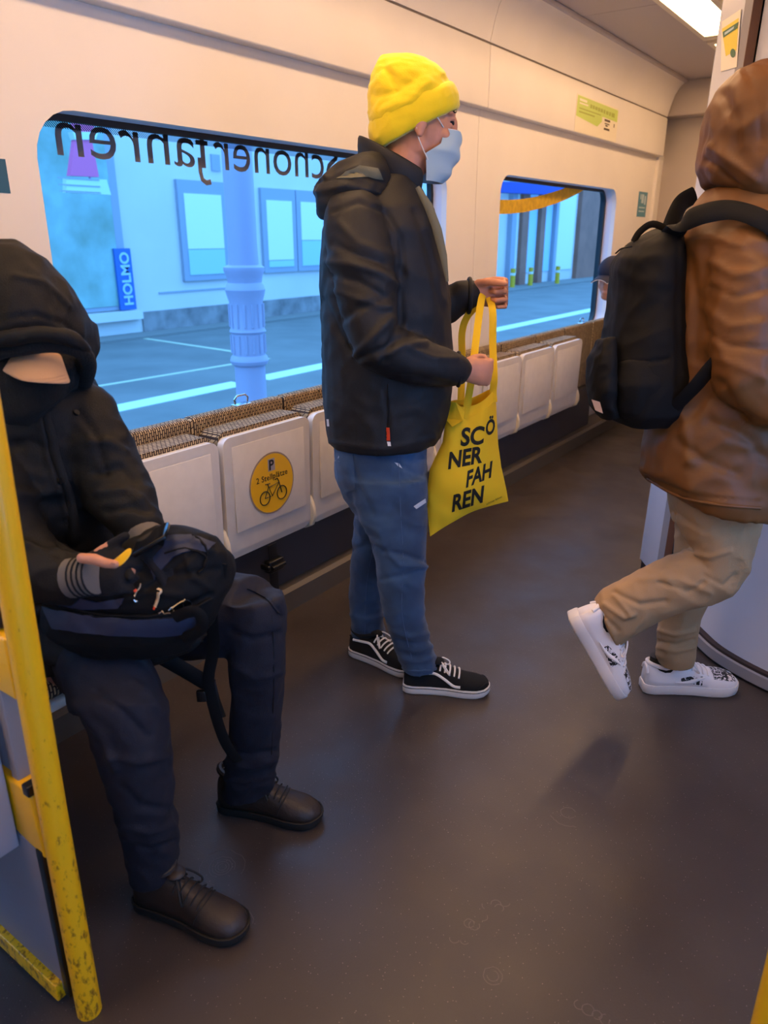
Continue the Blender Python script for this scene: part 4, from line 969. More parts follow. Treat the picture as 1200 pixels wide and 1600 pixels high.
kc = [([(512, 410), (545, 412), (590, 425), (622, 445)], 7, .009), ([(520, 430), (560, 440), (600, 462)], 6, -.008), ([(525, 455), (565, 470), (610, 480)], 6, .007), ([(535, 500), (560, 480), (600, 470)], 6, -.007), ([(555, 555), (590, 520), (612, 495)], 6, .009),
      ([(560, 560), (600, 545), (640, 520)], 5, -.008), ([(590, 562), (630, 540), (665, 535)], 5, .007), ([(610, 590), (655, 590), (700, 600)], 5, -.005), ([(640, 545), (680, 560), (715, 560)], 4, .005),
      ([(520, 330), (560, 315), (600, 330), (625, 370), (632, 430)], 4, -.006), ([(505, 470), (530, 520), (548, 550)], 6, -.008), ([(625, 420), (628, 500), (600, 560)], 6, -.007), ([(650, 330), (672, 400), (690, 480)], 6, -.006), ([(600, 610), (606, 650), (604, 690)], 3, -.004),
      ([(505, 690), (600, 702), (690, 682)], 3, .003), ([(530, 350), (560, 380), (610, 400)], 7, .006), ([(520, 380), (560, 400), (600, 412)], 5, -.006)]
jacket = put('jacket', km, M['softshell'], P2, remesh=.0075, sm=6, disp=[wrinkle(.0055, 7, (1, 1, 1), 1), creases(kc)])
TK = bvh(jacket)
hd = MB(); lr_loft(hd, [LR(574, 258, 602, 260, 2.24, .05), LR(548, 270, 606, 277, 2.22, .08), LR(516, 281, 610, 290, 2.20, .10), LR(489, 290, 606, 305, 2.19, .11), LR(490, 310, 590, 322, 2.19, .11), LR(500, 345, 560, 350, 2.19, .09)])
hood = put('hood', hd, M['softshell'], jacket, remesh=.0075, sm=6, disp=[wrinkle(.007, 9, (1, 1, 1), 4), creases([([(487, 285), (520, 278), (560, 268), (600, 285)], 4, -.009), ([(495, 300), (540, 290), (590, 300)], 5, .008)])])
TH = bvh(hood)
put('hood_lining', drape(TH, [(526, 280), (540, 268), (562, 259), (590, 264), (598, 280), (575, 277), (548, 279)], .002, 6), M['lining'], jacket, solid=.003)
Cc = at(614, 272, 2.28); rings = []
cg = MB(); NQ = 30
for i in range(NQ):
    q = math.radians(38 + 284*i/(NQ-1)); b = Cc + RT*(math.cos(q)*.088+.004) + FW*math.sin(q)*.083
    low = b + UP*(-.035 - .035*math.cos(q)); top = b + (RT*math.cos(q) + FW*math.sin(q))*.010 + UP*(.048 - .050*math.cos(q))
    rings.append([low, (low+top)/2 + (RT*math.cos(q) + FW*math.sin(q))*.006, top])
cg.add([p for r_ in rings for p in r_], [(i*3+j, i*3+3+j, i*3+4+j, i*3+1+j) for i in range(NQ-1) for j in range(2)])
put('stand_collar', cg, M['softshell'], jacket, solid=.009, subsurf=1)
put('tee_neck', MB().tube([Cc + RT*(math.cos(q)*.075+.01) + FW*math.sin(q)*.07 + UP*(-.03-.05*math.cos(q)) for q in [2*math.pi*i/24 for i in range(24)]], .014, n=8, closed=True), M['tee'], jacket)
lap = [(655, 292), (672, 322), (686, 360), (696, 400), (702, 440)]
put('lining_strip', MB().tube([at(x-3, y, 2.16) for x, y in lap], [.006, .012, .013, .010, .004], n=8, flat=.5, up=-FW), M['lining'], jacket)
put('cuff', MB().tube([at(713, 577, 2.14) + (UP*math.cos(q)*.046 + FW*math.sin(q)*.046)+RT*.006 for q in [2*math.pi*i/24 for i in range(24)]], .006, n=8, closed=True), M['softshell'], jacket)
put('cuff', MB().tube([at(731, 462, 2.372) + (UP*math.cos(q)*.049 + FW*math.sin(q)*.048)+RT*.004 for q in [2*math.pi*i/24 for i in range(24)]], .007, n=8, closed=True), M['softshell'], jacket)
zp = put('zip_pull', drape(TK, [(603, 668), (609, 668), (610, 688), (605, 688)], .003, 5), M['red_trim'], jacket, solid=.003); zp['label'] = 'orange zip pull on the side pocket'
put('pocket_zip', MB().tube(drape_line(TK, [(606, 600), (607, 640), (606, 668)], .001), .0015, n=5), M['black'], jacket)
put('zip_end', drape(TK, [(605, 690), (610, 690), (611, 697), (606, 697)], .002, 5), M['elastic'], jacket, solid=.001)
put('hem_print', drape(TK, [(511, 655), (514, 655), (515, 666), (512, 666)], .0015, 4), M['elastic'], jacket, solid=.001)
ground_shoe(P2, (550, 1018), (640, 1052), 'skate', .285); ground_shoe(P2, (630, 1075), (764, 1082), 'skate', None)

# ------------------------------------------------------------------ the yellow cotton bag
tb = thing('tote_bag', at(730, 835, 2.27), 'yellow cotton bag with black lettering held by the standing man', 'bag')
def edge(tab, v): return lerp_tab(tab, v)
XL = [(0, 702), (.12, 697), (.3, 692), (.5, 672), (.7, 667), (.9, 670), (1, 672)]; XR = [(0, 773), (.15, 775), (.3, 776), (.5, 778), (.7, 783), (.9, 791), (1, 794)]
def bagp(u, v, side):
    x = edge(XL, v)*(1-u) + edge(XR, v)*u; yt = 628 - 22*u + 14*math.sin(math.pi*u*1.0)*(1 if side > 0 else .55); yb = 838 - 55*u - 10*math.sin(math.pi*u)
    y = yt*(1-v) + yb*v
    p = at(x, y, 2.245 + .05*u)
    bul = .050*(math.sin(math.pi*min(1, max(0, u)))**.6)*(1 - (2*v-1)**4*.85 if v > .5 else 1 - (1-2*v)**2*.35)
    n = noise.noise(Vector((u*3, v*4, side*3)))*.010 + .006*math.sin(9*u+4*v)*(1-v) + .005*math.sin((u*1.2-v*1.6)*14)*max(0, .6-u)
    edgef = math.sin(math.pi*u)**.5 if 0 < u < 1 else 0
    return p - FW*side*(bul + n*edgef)
NU, NW = 44, 50
for side, nm in ((1, 'front_panel'), (-1, 'back_panel')):
    g_ = MB(); g_.add([bagp(i/NU, j/NW, side) for i in range(NU+1) for j in range(NW+1)], [(i*(NW+1)+j, (i+1)*(NW+1)+j, (i+1)*(NW+1)+j+1, i*(NW+1)+j+1) for i in range(NU) for j in range(NW)])
    o = put(nm, g_, M['tote'], tb, solid=.002)
    if side > 0: fp = o
put('top_hem', MB().tube([bagp(i/30, .085, 1)-FW*.001 for i in range(31)], .0012, n=5), M['tote'], tb)
fold = MB().add([bagp(0, 0, 1)+RT*(-.004), bagp(.12, -.02, 1), bagp(.32, .03, 1)-FW*.012, bagp(.30, .10, 1)-FW*.02, bagp(.12, .16, 1)-FW*.014, bagp(-.02, .12, 1)-FW*.004], [(0, 1, 2, 3, 4, 5)])
put('folded_edge', fold, M['tote'], tb, solid=.004)
def invuv(px, py, u=.5, v=.5):
    for _ in range(14):
        q = proj(bagp(u, v, 1)); u += (px-q[0])/115; v += (py-q[1])/200; u = max(0, min(1, u)); v = max(0, min(1, v))
    return u, v
def bag_text(txt, px, py, w_, h_, slope, lean=.10, bold=.02):   # printed words: foot of the first letter, size on the cloth
    me = text_mesh(txt, 1.0, 0.0, 'LEFT', 1.0, bold)
    bm = bmesh.new(); bm.from_mesh(me); bmesh.ops.triangulate(bm, faces=bm.faces)
    for _ in range(3):
        es = [e for e in bm.edges if e.calc_length() > .2]
        if es: bmesh.ops.subdivide_edges(bm, edges=es, cuts=1); bmesh.ops.triangulate(bm, faces=bm.faces)
    bm.to_mesh(me); bm.free()
    x0 = min(v.co.x for v in me.vertices); x1 = max(v.co.x for v in me.vertices); hcap = .70
    last = [.5, .5]
    def fn(c):
        a = (c.x-x0)/(x1-x0)*w_; b_ = c.y/hcap*h_
        u, v = invuv(px + a + lean*b_, py + slope*a - b_, *last); last[0], last[1] = u, v
        return bagp(u, v, 1) - FW*.0028
    put('lettering', me_to_mb(me, fn), M['ink'], fp, smooth=False)
for args in (('SC', 719, 696, 36, 27, -.10), ('Ö', 758, 679, 14, 23, -.15), ('NER', 700, 732, 53, 25.5, -.20), ('FAH', 728, 761, 39, 25, -.42), ('REN', 706, 799, 48, 25.5, -.32)):
    bag_text(*args, bold=.032)
bag_text('schöner fahren', 760, 789, 24, 3.2, -.5, 0, 0)
def strap(name, pts, w_=.011):
    return put(name, MB().tube(spline(pts, 8), w_, n=8, flat=.16, up=-FW), M['tote'], tb)
grip = at(759, 457, 2.36)
strap('handle', [bagp(.36, .10, 1)-FW*.003, bagp(.36, 0, 1)-FW*.003, at(737, 590, 2.22), at(744, 530, 2.26), at(752, 470, 2.33), grip, at(766, 470, 2.34), at(770, 490, 2.30), at(770, 540, 2.29), at(772, 590, 2.27), bagp(.95, .0, 1)-FW*.003, bagp(.95, .10, 1)-FW*.003])
strap('handle', [bagp(.28, .05, -1)+FW*.002, bagp(.28, 0, -1)+FW*.002, at(722, 560, 2.36), at(722, 520, 2.38), at(730, 495, 2.37), at(748, 475, 2.36)])

# ================================================================== the seated man in the black parka
P1 = thing('person', (-1.5, .85, 0), 'seated person in a hooded black parka, tan cap and navy trousers', 'person')
h1 = at(46, 556, 1.55); H1 = frame(h1, Vector((.78, -.35, -.70)), s=.92)
mb = MB(); head_into(mb, H1); limb(mb, [(55, 560, 1.54, .06), (60, 640, 1.56, .07)])
lr_loft(mb, [LR(0, 640, 120, 640, 1.56, .09), LR(-10, 750, 140, 750, 1.58, .11), LR(0, 880, 160, 880, 1.6, .12), LR(10, 980, 200, 980, 1.62, .12)])
limb(mb, [(128, 650, 1.55, .05), (172, 750, 1.50, .042), (226, 832, 1.40, .026)]); limb(mb, [(-30, 680, 1.45, .05), (10, 850, 1.34, .042), (112, 905, 1.30, .027)])
limb(mb, [(70, 1010, 1.58, .06), (185, 1095, 1.32, .045), (222, 1230, 1.29, .038), (242, 1350, 1.31, .03)]); limb(mb, [(260, 975, 1.63, .055), (392, 965, 1.54, .042), (400, 1090, 1.55, .038), (388, 1225, 1.60, .03)])
HW1 = orient(frame(at(222, 836, 1.385), Vector(at(262, 862, 1.30)) - Vector(at(222, 836, 1.385)), (-FW*.4 + UP)), -RT); 
HW2 = orient(frame(at(118, 902, 1.29), Vector(at(185, 893, 1.27)) - Vector(at(118, 902, 1.29)), (-FW*.8 + UP*.6)), UP)
hb1 = MB(); hand_into(mb, HW1, curls=(.5, .55, .6, .65), thumb=(.8, .6, -.1), tcurl=.2); hand_into(mb, HW2, curls=(.5, .5, .55, .6), thumb=(.95, .45, .1), tcurl=.1)
body1 = put('body', mb, M['skin'], P1, remesh=.0045, sm=3)
# parka
pk = MB()
lr_loft(pk, [LR(5, 585, 118, 585, 1.53, .10), LR(-30, 615, 142, 612, 1.54, .13), LR(-62, 660, 165, 655, 1.55, .15), LR(-75, 710, 180, 705, 1.56, .17), LR(-80, 770, 188, 765, 1.57, .18), LR(-80, 830, 205, 825, 1.58, .19), LR(-70, 890, 225, 880, 1.58, .20), LR(-50, 950, 250, 935, 1.58, .21), LR(-30, 1000, 270, 975, 1.58, .21)])
limb(pk, [(122, 648, 1.54, .078), (148, 700, 1.51, .079), (172, 748, 1.48, .074), (198, 790, 1.44, .064), (220, 822, 1.40, .050)])
limb(pk, [(-30, 690, 1.45, .08), (-10, 780, 1.38, .08), (15, 860, 1.33, .078), (60, 895, 1.30, .066), (105, 903, 1.28, .052)])
pcre = [([(120, 640), (150, 680), (165, 740)], 6, -.006), ([(150, 740), (190, 730), (210, 750)], 6, -.010), ([(155, 770), (195, 765), (220, 778)], 6, .008), ([(165, 800), (205, 790), (232, 800)], 5, -.009), ([(140, 690), (170, 690), (195, 705)], 6, .007), ([(60, 640), (75, 720), (105, 800), (110, 840)], 4, .007), ([(70, 640), (88, 720), (118, 800)], 3, -.006),
        ([(30, 830), (80, 850), (120, 850)], 7, -.009), ([(-10, 870), (40, 850), (90, 860)], 6, .008), ([(60, 850), (100, 870), (110, 900)], 5, -.007), ([(0, 760), (50, 775), (95, 765)], 8, .007), ([(5, 700), (45, 690), (70, 700)], 8, -.007), ([(130, 860), (180, 840), (215, 850)], 6, .008), ([(90, 960), (200, 985), (300, 975)], 6, -.006)]
parka = put('parka', pk, M['parka'], P1, remesh=.0075, sm=6, disp=[wrinkle(.007, 8, (1, 1, 1.5), 12), creases(pcre)])
sk = MB(); lr_loft(sk, [LR(-20, 930, 120, 960, 1.50, .14), LR(0, 960, 180, 985, 1.46, .13), LR(60, 1000, 240, 985, 1.42, .10), LR(100, 1020, 330, 985, 1.47, .07)])
put('parka_skirt', sk, M['parka'], parka, remesh=.008, sm=6, disp=wrinkle(.006, 9, (1, 1, 1), 22))
TP = bvh(parka)
# hood: outer dome, padded rim, fleece inside
ho = MB(); lr_loft(ho, [LR(15, 412, 58, 412, 1.60, .05), LR(-12, 424, 84, 422, 1.59, .10), LR(-28, 445, 104, 440, 1.57, .135), LR(-35, 475, 118, 468, 1.55, .15), LR(-38, 510, 128, 500, 1.54, .155), LR(-38, 540, 134, 530, 1.54, .15)])
lr_loft(ho, [LR(-45, 500, 10, 500, 1.55, .13), LR(-48, 560, -5, 560, 1.54, .12), LR(-40, 620, 20, 620, 1.54, .10)]); lr_loft(ho, [LR(100, 500, 130, 500, 1.57, .11), LR(110, 550, 136, 548, 1.56, .11), LR(100, 600, 128, 590, 1.56, .10)])
hood1 = put('hood', ho, M['parka'], parka, remesh=.007, sm=6, disp=[wrinkle(.006, 10, (1, 1, 1), 31), creases([([(0, 500), (50, 490), (100, 505), (128, 530)], 3, -.005), ([(20, 430), (70, 440), (110, 480)], 4, .004)])])
rim = spline([at(-46, 590, 1.46), at(-40, 555, 1.43), at(-15, 535, 1.40), at(25, 527, 1.385), at(70, 522, 1.385), at(108, 528, 1.40), at(128, 545, 1.43), at(130, 566, 1.47), at(122, 592, 1.53)], 5)
put('hood_rim', MB().tube(rim, .015, n=12), M['parka'], parka, disp=wrinkle(.003, 20, (1, 1, 1), 2))
rim2 = [p + Vector((0, 0, -.020)) + FW*.016 for p in rim]
put('hood_fleece', MB().tube(rim2, .016, n=12), M['fleece'], parka)
ff = MB(); lr_loft(ff, [LR(-5, 552, 124, 548, 1.49, .05), LR(-14, 580, 124, 576, 1.475, .06), LR(-12, 605, 116, 600, 1.455, .065), LR(-5, 632, 100, 622, 1.45, .06), LR(0, 655, 82, 648, 1.47, .05)])
put('neck_warmer', ff, M['fleece'], P1, remesh=.006, sm=4, disp=wrinkle(.005, 14, (1, 1, 1), 6))
fl = drape_line(TP, [(70, 645), (85, 720), (108, 790), (112, 850)], .004)
put('placket', MB().tube(fl, .012, n=8, flat=.5, up=-FW), M['parka'], parka)
for p in ((118, 646), (91, 752), (106, 753)):
    h = hit(TP, *p)
    if h: put('snap_button', MB().tube([h[0] + h[1]*.001, h[0] + h[1]*.006], .006, n=14), M['frame_dark'], parka)
# cap with brim
cpb = MB(); back_ = [(-8, 570, 1.45), (12, 560, 1.43), (40, 553, 1.42), (70, 550, 1.42), (95, 551, 1.44)]; frt = [(5, 580, 1.41), (22, 598, 1.375), (42, 608, 1.36), (80, 607, 1.36), (113, 601, 1.385)]
cols = 5; rws = 7
B3 = [at(*p) for p in back_]; F3 = [at(*p) for p in frt]
gv = []
for i in range(cols):
    for j in range(rws):
        t_ = j/(rws-1); gv.append(B3[i].lerp(F3[i], t_) + UP*.012*math.sin(math.pi*t_*.5)*(1-((i-2)/2)**2))
cpb.add(gv, [(i*rws+j, (i+1)*rws+j, (i+1)*rws+j+1, i*rws+j+1) for i in range(cols-1) for j in range(rws-1)])
capo = put('cap', MB().ell((.0, 0, .030), .104, .082, .070, H1, 20, 12), M['cap'], P1); capo['label'] = 'tan cap under the hood'
brim = put('brim', cpb, M['cap'], capo, solid=.005, subsurf=2)
TB = bvh(brim)
for k_ in range(3):
    ln = drape_line(TB, [(14+4*k_, 583-3*k_), (28+3*k_, 596-4*k_), (48, 603-5*k_), (80, 601-5*k_), (105-2*k_, 596-5*k_)], .0004, 4)
    if len(ln) > 3: put('stitching', MB().tube(ln, .0006, n=4), M['leather_tag'], brim)
# gloves over both hands, knitted with striped cuffs
gl = MB(); hand_into(gl, HW1 @ Matrix.Scale(1.12, 4), curls=(.5, .55, .6, .65), thumb=(.8, .6, -.1), tcurl=.2)
put('glove', gl, M['glove'], P1, remesh=.0045, sm=3)
gl = MB(); hand_into(gl, HW2 @ Matrix.Scale(1.14, 4), curls=(.5, .5, .55, .6), thumb=(.5, .2, .05), tcurl=.0)
put('glove', gl, M['glove'], P1, remesh=.0045, sm=3)
M['striped'] = mat('striped_knit', '5d5853', .95, bump=.6, bscale=350)
def cuff(a, b, r0, r1, m, n_str, nm='glove_cuff'):
    a, b = Vector(a), Vector(b); c = put(nm, MB().tube([a.lerp(b, i/6) for i in range(7)], [r0+(r1-r0)*i/6 for i in range(7)], n=20), m, P1)
    t_ = (b-a).normalized(); s1 = t_.cross(UP).normalized(); s2 = t_.cross(s1)
    for k_ in range(n_str):
        f_ = .35+.6*k_/max(1, n_str-1); ctr = a.lerp(b, f_); rr_ = r0+(r1-r0)*f_+.0006
        put('stripe', MB().tube([ctr + s1*math.cos(q)*rr_ + s2*math.sin(q)*rr_ for q in [2*math.pi*i/20 for i in range(20)]], .0022, n=5, closed=True), M['glove'], c)
cuff(at(216, 822, 1.40), at(236, 846, 1.36), .036, .034, M['grey_knit'], 0)
cuff(at(112, 903, 1.262), at(150, 898, 1.25), .038, .036, M['grey_knit'], 4)
th = MB(); limb(th, [(128, 872, 1.235, .010), (148, 874, 1.225, .0105), (165, 880, 1.22, .0095), (180, 882, 1.215, .0080)], 12)
tho = put('bare_thumb', th, M['skin'], P1, remesh=.003, sm=3); tho['label'] = 'bare thumb sticking out of the fingerless glove'
put('thumb_nail', MB().ell(at(177, 879, 1.207), .006, .004, .003), M['skin'], tho)
# trousers and boots
tr = MB()
lr_loft(tr, [LR(-30, 960, 150, 990, 1.58, .11), LR(40, 990, 210, 1010, 1.50, .10), LR(70, 1040, 240, 1040, 1.40, .10), LR(100, 1075, 250, 1065, 1.33, .095), LR(118, 1120, 258, 1105, 1.29, .09)])
lr_loft(tr, [LR(108, 1060, 250, 1065, 1.34, .09), LR(128, 1100, 260, 1100, 1.29, .088), LR(145, 1150, 263, 1145, 1.28, .082), LR(165, 1200, 266, 1195, 1.28, .076), LR(180, 1250, 272, 1245, 1.29, .070), LR(192, 1300, 276, 1290, 1.30, .066), LR(200, 1335, 278, 1325, 1.31, .064), LR(205, 1362, 279, 1350, 1.32, .062)])
lr_loft(tr, [LR(150, 940, 260, 1010, 1.66, .10), LR(250, 915, 330, 1015, 1.60, .10), LR(330, 905, 390, 1010, 1.55, .09), LR(372, 912, 432, 990, 1.52, .085)])
lr_loft(tr, [LR(345, 930, 443, 930, 1.53, .085), LR(352, 965, 448, 965, 1.52, .085), LR(358, 1010, 447, 1010, 1.52, .08), LR(360, 1060, 444, 1060, 1.53, .074), LR(360, 1110, 441, 1110, 1.55, .068), LR(357, 1160, 438, 1160, 1.57, .064), LR(350, 1205, 433, 1200, 1.59, .062), LR(348, 1240, 428, 1225, 1.60, .060)])
tcre = [([(150, 1080), (190, 1110), (230, 1150)], 6, -.008), ([(120, 1100), (160, 1150), (180, 1200)], 7, .008), ([(200, 1060), (230, 1080), (250, 1110)], 6, .006), ([(170, 1180), (215, 1190), (262, 1180)], 6, .007), ([(190, 1290), (230, 1300), (270, 1290)], 5, .006), ([(195, 1320), (235, 1328), (275, 1315)], 4, -.006), ([(190, 1230), (220, 1260), (265, 1265)], 6, -.006),
        ([(360, 985), (395, 1000), (440, 990)], 5, -.006), ([(365, 1040), (400, 1060), (440, 1050)], 6, .005), ([(352, 1190), (390, 1200), (430, 1188)], 4, .006), ([(352, 1170), (390, 1180), (434, 1172)], 4, -.006), ([(400, 925), (425, 940), (440, 960)], 4, -.006), ([(350, 1215), (385, 1222), (428, 1210)], 4, .005)]
trousers = put('trousers', tr, M['navytrouser'], P1, remesh=.007, sm=6, disp=[wrinkle(.0055, 9, (1, 1, 1), 17), creases(tcre)])
TT = bvh(trousers)
put('cargo_flap', drape(TT, [(385, 920), (412, 912), (440, 935), (443, 960), (432, 958), (415, 935)], .002, 6), M['navytrouser'], trousers, solid=.004)
put('side_seam', MB().tube(drape_line(TT, [(425, 960), (428, 1050), (424, 1200)], 0), .0012, n=5), M['black'], trousers)
ground_shoe(P1, (218, 1405), (352, 1452), 'boot', .285, 'boot'); ground_shoe(P1, (345, 1258), (516, 1286), 'boot', .285, 'boot')

# phone and yellow wrapper in the hands
ph = thing('phone', at(240, 845, 1.28), 'black phone held in the seated man\'s left glove', 'phone')
pa, pb, pc = at(212, 858, 1.29), at(262, 828, 1.30), at(208, 868, 1.26)
ex = (pb-pa)/2; en = ex.cross(pc-pa).normalized(); ey = en.cross(ex).normalized()*.036
put('case', MB().obox((pa+pb)/2, ex, ey, en*.005), M['phone'], ph, bevel=.003)
put('screen', MB().obox((pa+pb)/2 - en*.0055*(1 if en.dot(EYE-pa) < 0 else -1), ex*.92, ey*.9, en*.0006), mat('phone_screen', '15171c', .08), ph, smooth=False)
wp = thing('snack_wrapper', at(185, 868, 1.25), 'yellow paper wrapper between the seated man\'s hands', 'wrapper')
g_ = MB(); wpts = [(168, 880, 1.225), (178, 874, 1.22), (188, 866, 1.225), (204, 852, 1.235)]; wp2 = [(176, 889, 1.21), (188, 886, 1.215), (199, 876, 1.22), (208, 862, 1.23)]
g_.add([at(*p) for p in wpts] + [at(*p) for p in wp2], [(i, i+1, i+5, i+4) for i in range(3)])
put('paper', g_, M['yellow'], wp, solid=.002, subsurf=2)

# ------------------------------------------------------------------ rucksack on his lap
rb = thing('rucksack', at(215, 990, 1.36), 'black and navy rucksack lying on the seated man\'s lap', 'backpack')
rm = MB(); lr_loft(rm, [LR(236, 832, 300, 830, 1.40, .045, 0, 28, 3.5), LR(215, 850, 345, 845, 1.385, .07, 0, 28, 3.5), LR(165, 872, 363, 866, 1.37, .085, 0, 28, 3.5), LR(120, 895, 367, 888, 1.36, .095), LR(85, 920, 362, 915, 1.35, .10), LR(66, 945, 350, 942, 1.345, .10), LR(66, 968, 335, 970, 1.345, .095), LR(95, 985, 318, 988, 1.35, .08), LR(150, 995, 290, 998, 1.36, .05)])
rc_ = [([(250, 850), (300, 842), (330, 860)], 4, .006), ([(210, 890), (260, 900), (340, 890)], 5, -.006), ([(100, 950), (180, 962), (270, 958), (330, 930)], 4, -.008), ([(230, 920), (270, 890), (300, 865)], 4, -.005), ([(290, 870), (300, 900), (330, 920)], 5, .005), ([(190, 940), (230, 925), (280, 930)], 5, .005)]
ruck = put('main_body', rm, M['pack_black'], rb, remesh=.006, sm=5, disp=[wrinkle(.005, 11, (1, 1, 1), 41), creases(rc_)])
TR = bvh(ruck)
put('navy_top_panel', drape(TR, [(262, 838), (300, 838), (335, 850), (322, 862), (300, 860), (272, 870), (240, 905), (235, 880), (255, 855)], .003, 8), M['pack_navy'], rb, solid=.004)
put('navy_lower_panel', drape(TR, [(70, 948), (130, 962), (200, 968), (275, 965), (312, 962), (312, 985), (250, 992), (150, 990), (85, 980)], .004, 8), M['pack_navy'], rb, solid=.006)
put('navy_side_panel', drape(TR, [(85, 925), (150, 940), (195, 935), (185, 950), (120, 950), (80, 942)], .003, 8), M['pack_navy'], rb, solid=.003)
for pl_ in ([(258, 866), (290, 858), (318, 866), (322, 880), (310, 895)], [(300, 838), (318, 850), (324, 866), (318, 884)], [(66, 940), (150, 960), (230, 963), (300, 950), (330, 935)], [(70, 945), (150, 967), (240, 970), (312, 958)]):
    ln = drape_line(TR, pl_, .003)
    if len(ln) > 2: put('piping', MB().tube(ln, .003, n=6), M['pack_black'], rb)
M['pull'] = mat('pale_metal_pull', 'd8c2a0', .35, metal=.6)
for pl_, r_, m_, nm in (([(249, 925), (247, 935), (243, 946)], .0045, 'pull', 'zip_pull'), ([(247, 922), (252, 924), (249, 929)], .003, 'pull', 'zip_slider'), ([(268, 948), (278, 940), (288, 934)], .0022, 'pull', 'zip_pull'), ([(250, 957), (262, 953), (272, 955)], .0022, 'pull', 'zip_pull'), ([(264, 950), (268, 946)], .005, 'chrome', 'zip_slider'), ([(248, 959), (253, 956)], .005, 'chrome', 'zip_slider'), ([(221, 912), (216, 922), (211, 932)], .003, 'chrome', 'zip_pull'), ([(210, 934), (213, 937)], .004, 'chrome', 'zip_slider')):
    ln = drape_line(TR, pl_, .006)
    if len(ln) > 1: put(nm, MB().tube(ln, r_, n=8, flat=.5), M[m_], rb)
for a_, b_ in (((243, 946), (242, 949)), ((213, 920), (215, 925))):
    ln = drape_line(TR, [a_, b_], .008)
    if len(ln) > 1: o = put('pull_tab', MB().tube(ln, .004, n=8, flat=.5), M['red_trim'], rb); o['label'] = 'red zip tab'
ln = drape_line(TR, [(286, 940), (292, 937), (299, 941), (298, 948), (290, 950), (286, 945), (286, 940)], .002, 4); put('round_emblem', MB().tube(ln, .0012, n=5), M['frame_dark'], rb)
put('carry_loop', MB().tube(spline([at(272, 965, 1.25), at(300, 955, 1.24), at(315, 965, 1.24), at(312, 985, 1.25), at(285, 998, 1.27)], 5), .012, n=8, flat=.3, up=-FW), M['pack_black'], rb)
put('side_strap', MB().tube(spline([at(345, 880, 1.32), at(338, 930, 1.33), at(330, 960, 1.36), at(334, 1010, 1.40), at(326, 1060, 1.42), at(335, 1110, 1.43), at(352, 1160, 1.44), at(372, 1190, 1.45)], 5), .013, n=8, flat=.12, up=-FW), M['pack_black'], rb)
put('shoulder_strap', MB().tube(spline([at(200, 1000, 1.40), at(240, 1020, 1.42), at(285, 1045, 1.43), at(330, 1072, 1.43)], 5), .020, n=8, flat=.25, up=-FW), M['pack_black'], rb)
put('strap_end', MB().tube(spline([at(328, 1062, 1.43), at(335, 1090, 1.43), at(345, 1120, 1.44)], 4), .012, n=8, flat=.3, up=-FW), M['black'], rb)
put('buckle', MB().obox(at(315, 1087, 1.43), RT*.011, FW*.006, UP*.014), M['black'], rb, bevel=.003)

# ================================================================== the walking man in the brown jacket
P3 = thing('person', (-.45, 2.25, 0), 'walking person in a hooded brown jacket, khaki trousers and white sneakers, cut off at right', 'person')
h3 = at(1212, 205, 2.06); H3 = frame(h3, RT - UP*.15 + FW*.1, s=1.05)
mb = MB(); head_into(mb, H3); limb(mb, [(1195, 260, 2.10, .06), (1185, 330, 2.10, .07)])
lr_loft(mb, [LR(1110, 370, 1260, 370, 2.10, .14), LR(1090, 480, 1270, 480, 2.10, .13), LR(1085, 620, 1260, 620, 2.10, .13), LR(1080, 730, 1200, 740, 2.10, .13), LR(1085, 800, 1180, 805, 2.10, .11)])
limb(mb, [(1165, 400, 1.92, .055), (1165, 590, 1.86, .045), (1270, 640, 1.84, .030)]); limb(mb, [(1190, 400, 2.18, .05), (1230, 560, 2.19, .042), (1310, 600, 2.16, .028)])
limb(mb, [(1120, 800, 2.03, .06), (1116, 880, 1.99, .045), (1040, 922, 1.99, .038), (950, 968, 2.0, .028)]); limb(mb, [(1110, 800, 2.13, .06), (1088, 900, 2.14, .042), (1055, 1035, 2.16, .026)])
hand_into(mb, orient(frame(at(1275, 642, 1.84), RT + UP*.1, -FW), UP), curls=(.5,)*4); hand_into(mb, orient(frame(at(1315, 602, 2.16), RT, FW), UP), curls=(.5,)*4)
put('body', mb, M['skin'], P3, remesh=.005, sm=3)
face_parts(P3, H3)
# trousers
tm_ = MB()
lr_loft(tm_, [LR(1048, 740, 1186, 750, 2.08, .15), LR(1050, 780, 1182, 790, 2.06, .14), LR(1058, 820, 1176, 830, 2.05, .13)])
lr_loft(tm_, [LR(1052, 770, 1182, 790, 2.01, .10), LR(1062, 820, 1176, 845, 1.99, .095), LR(1078, 850, 1168, 885, 1.98, .088), LR(1084, 862, 1140, 925, 1.98, .085), LR(1062, 868, 1105, 938, 1.985, .082), LR(1030, 882, 1060, 950, 1.99, .076), LR(995, 897, 1025, 965, 2.0, .070), LR(962, 912, 995, 985, 2.0, .066), LR(940, 928, 972, 1000, 2.0, .062), LR(930, 940, 958, 1006, 2.0, .060)])
lr_loft(tm_, [LR(1055, 790, 1160, 800, 2.14, .09), LR(1058, 850, 1140, 860, 2.14, .085), LR(1048, 910, 1112, 915, 2.15, .075), LR(1034, 960, 1092, 960, 2.16, .065), LR(1028, 1000, 1086, 1000, 2.16, .060), LR(1026, 1022, 1085, 1022, 2.16, .060), LR(1028, 1036, 1080, 1036, 2.16, .052)])
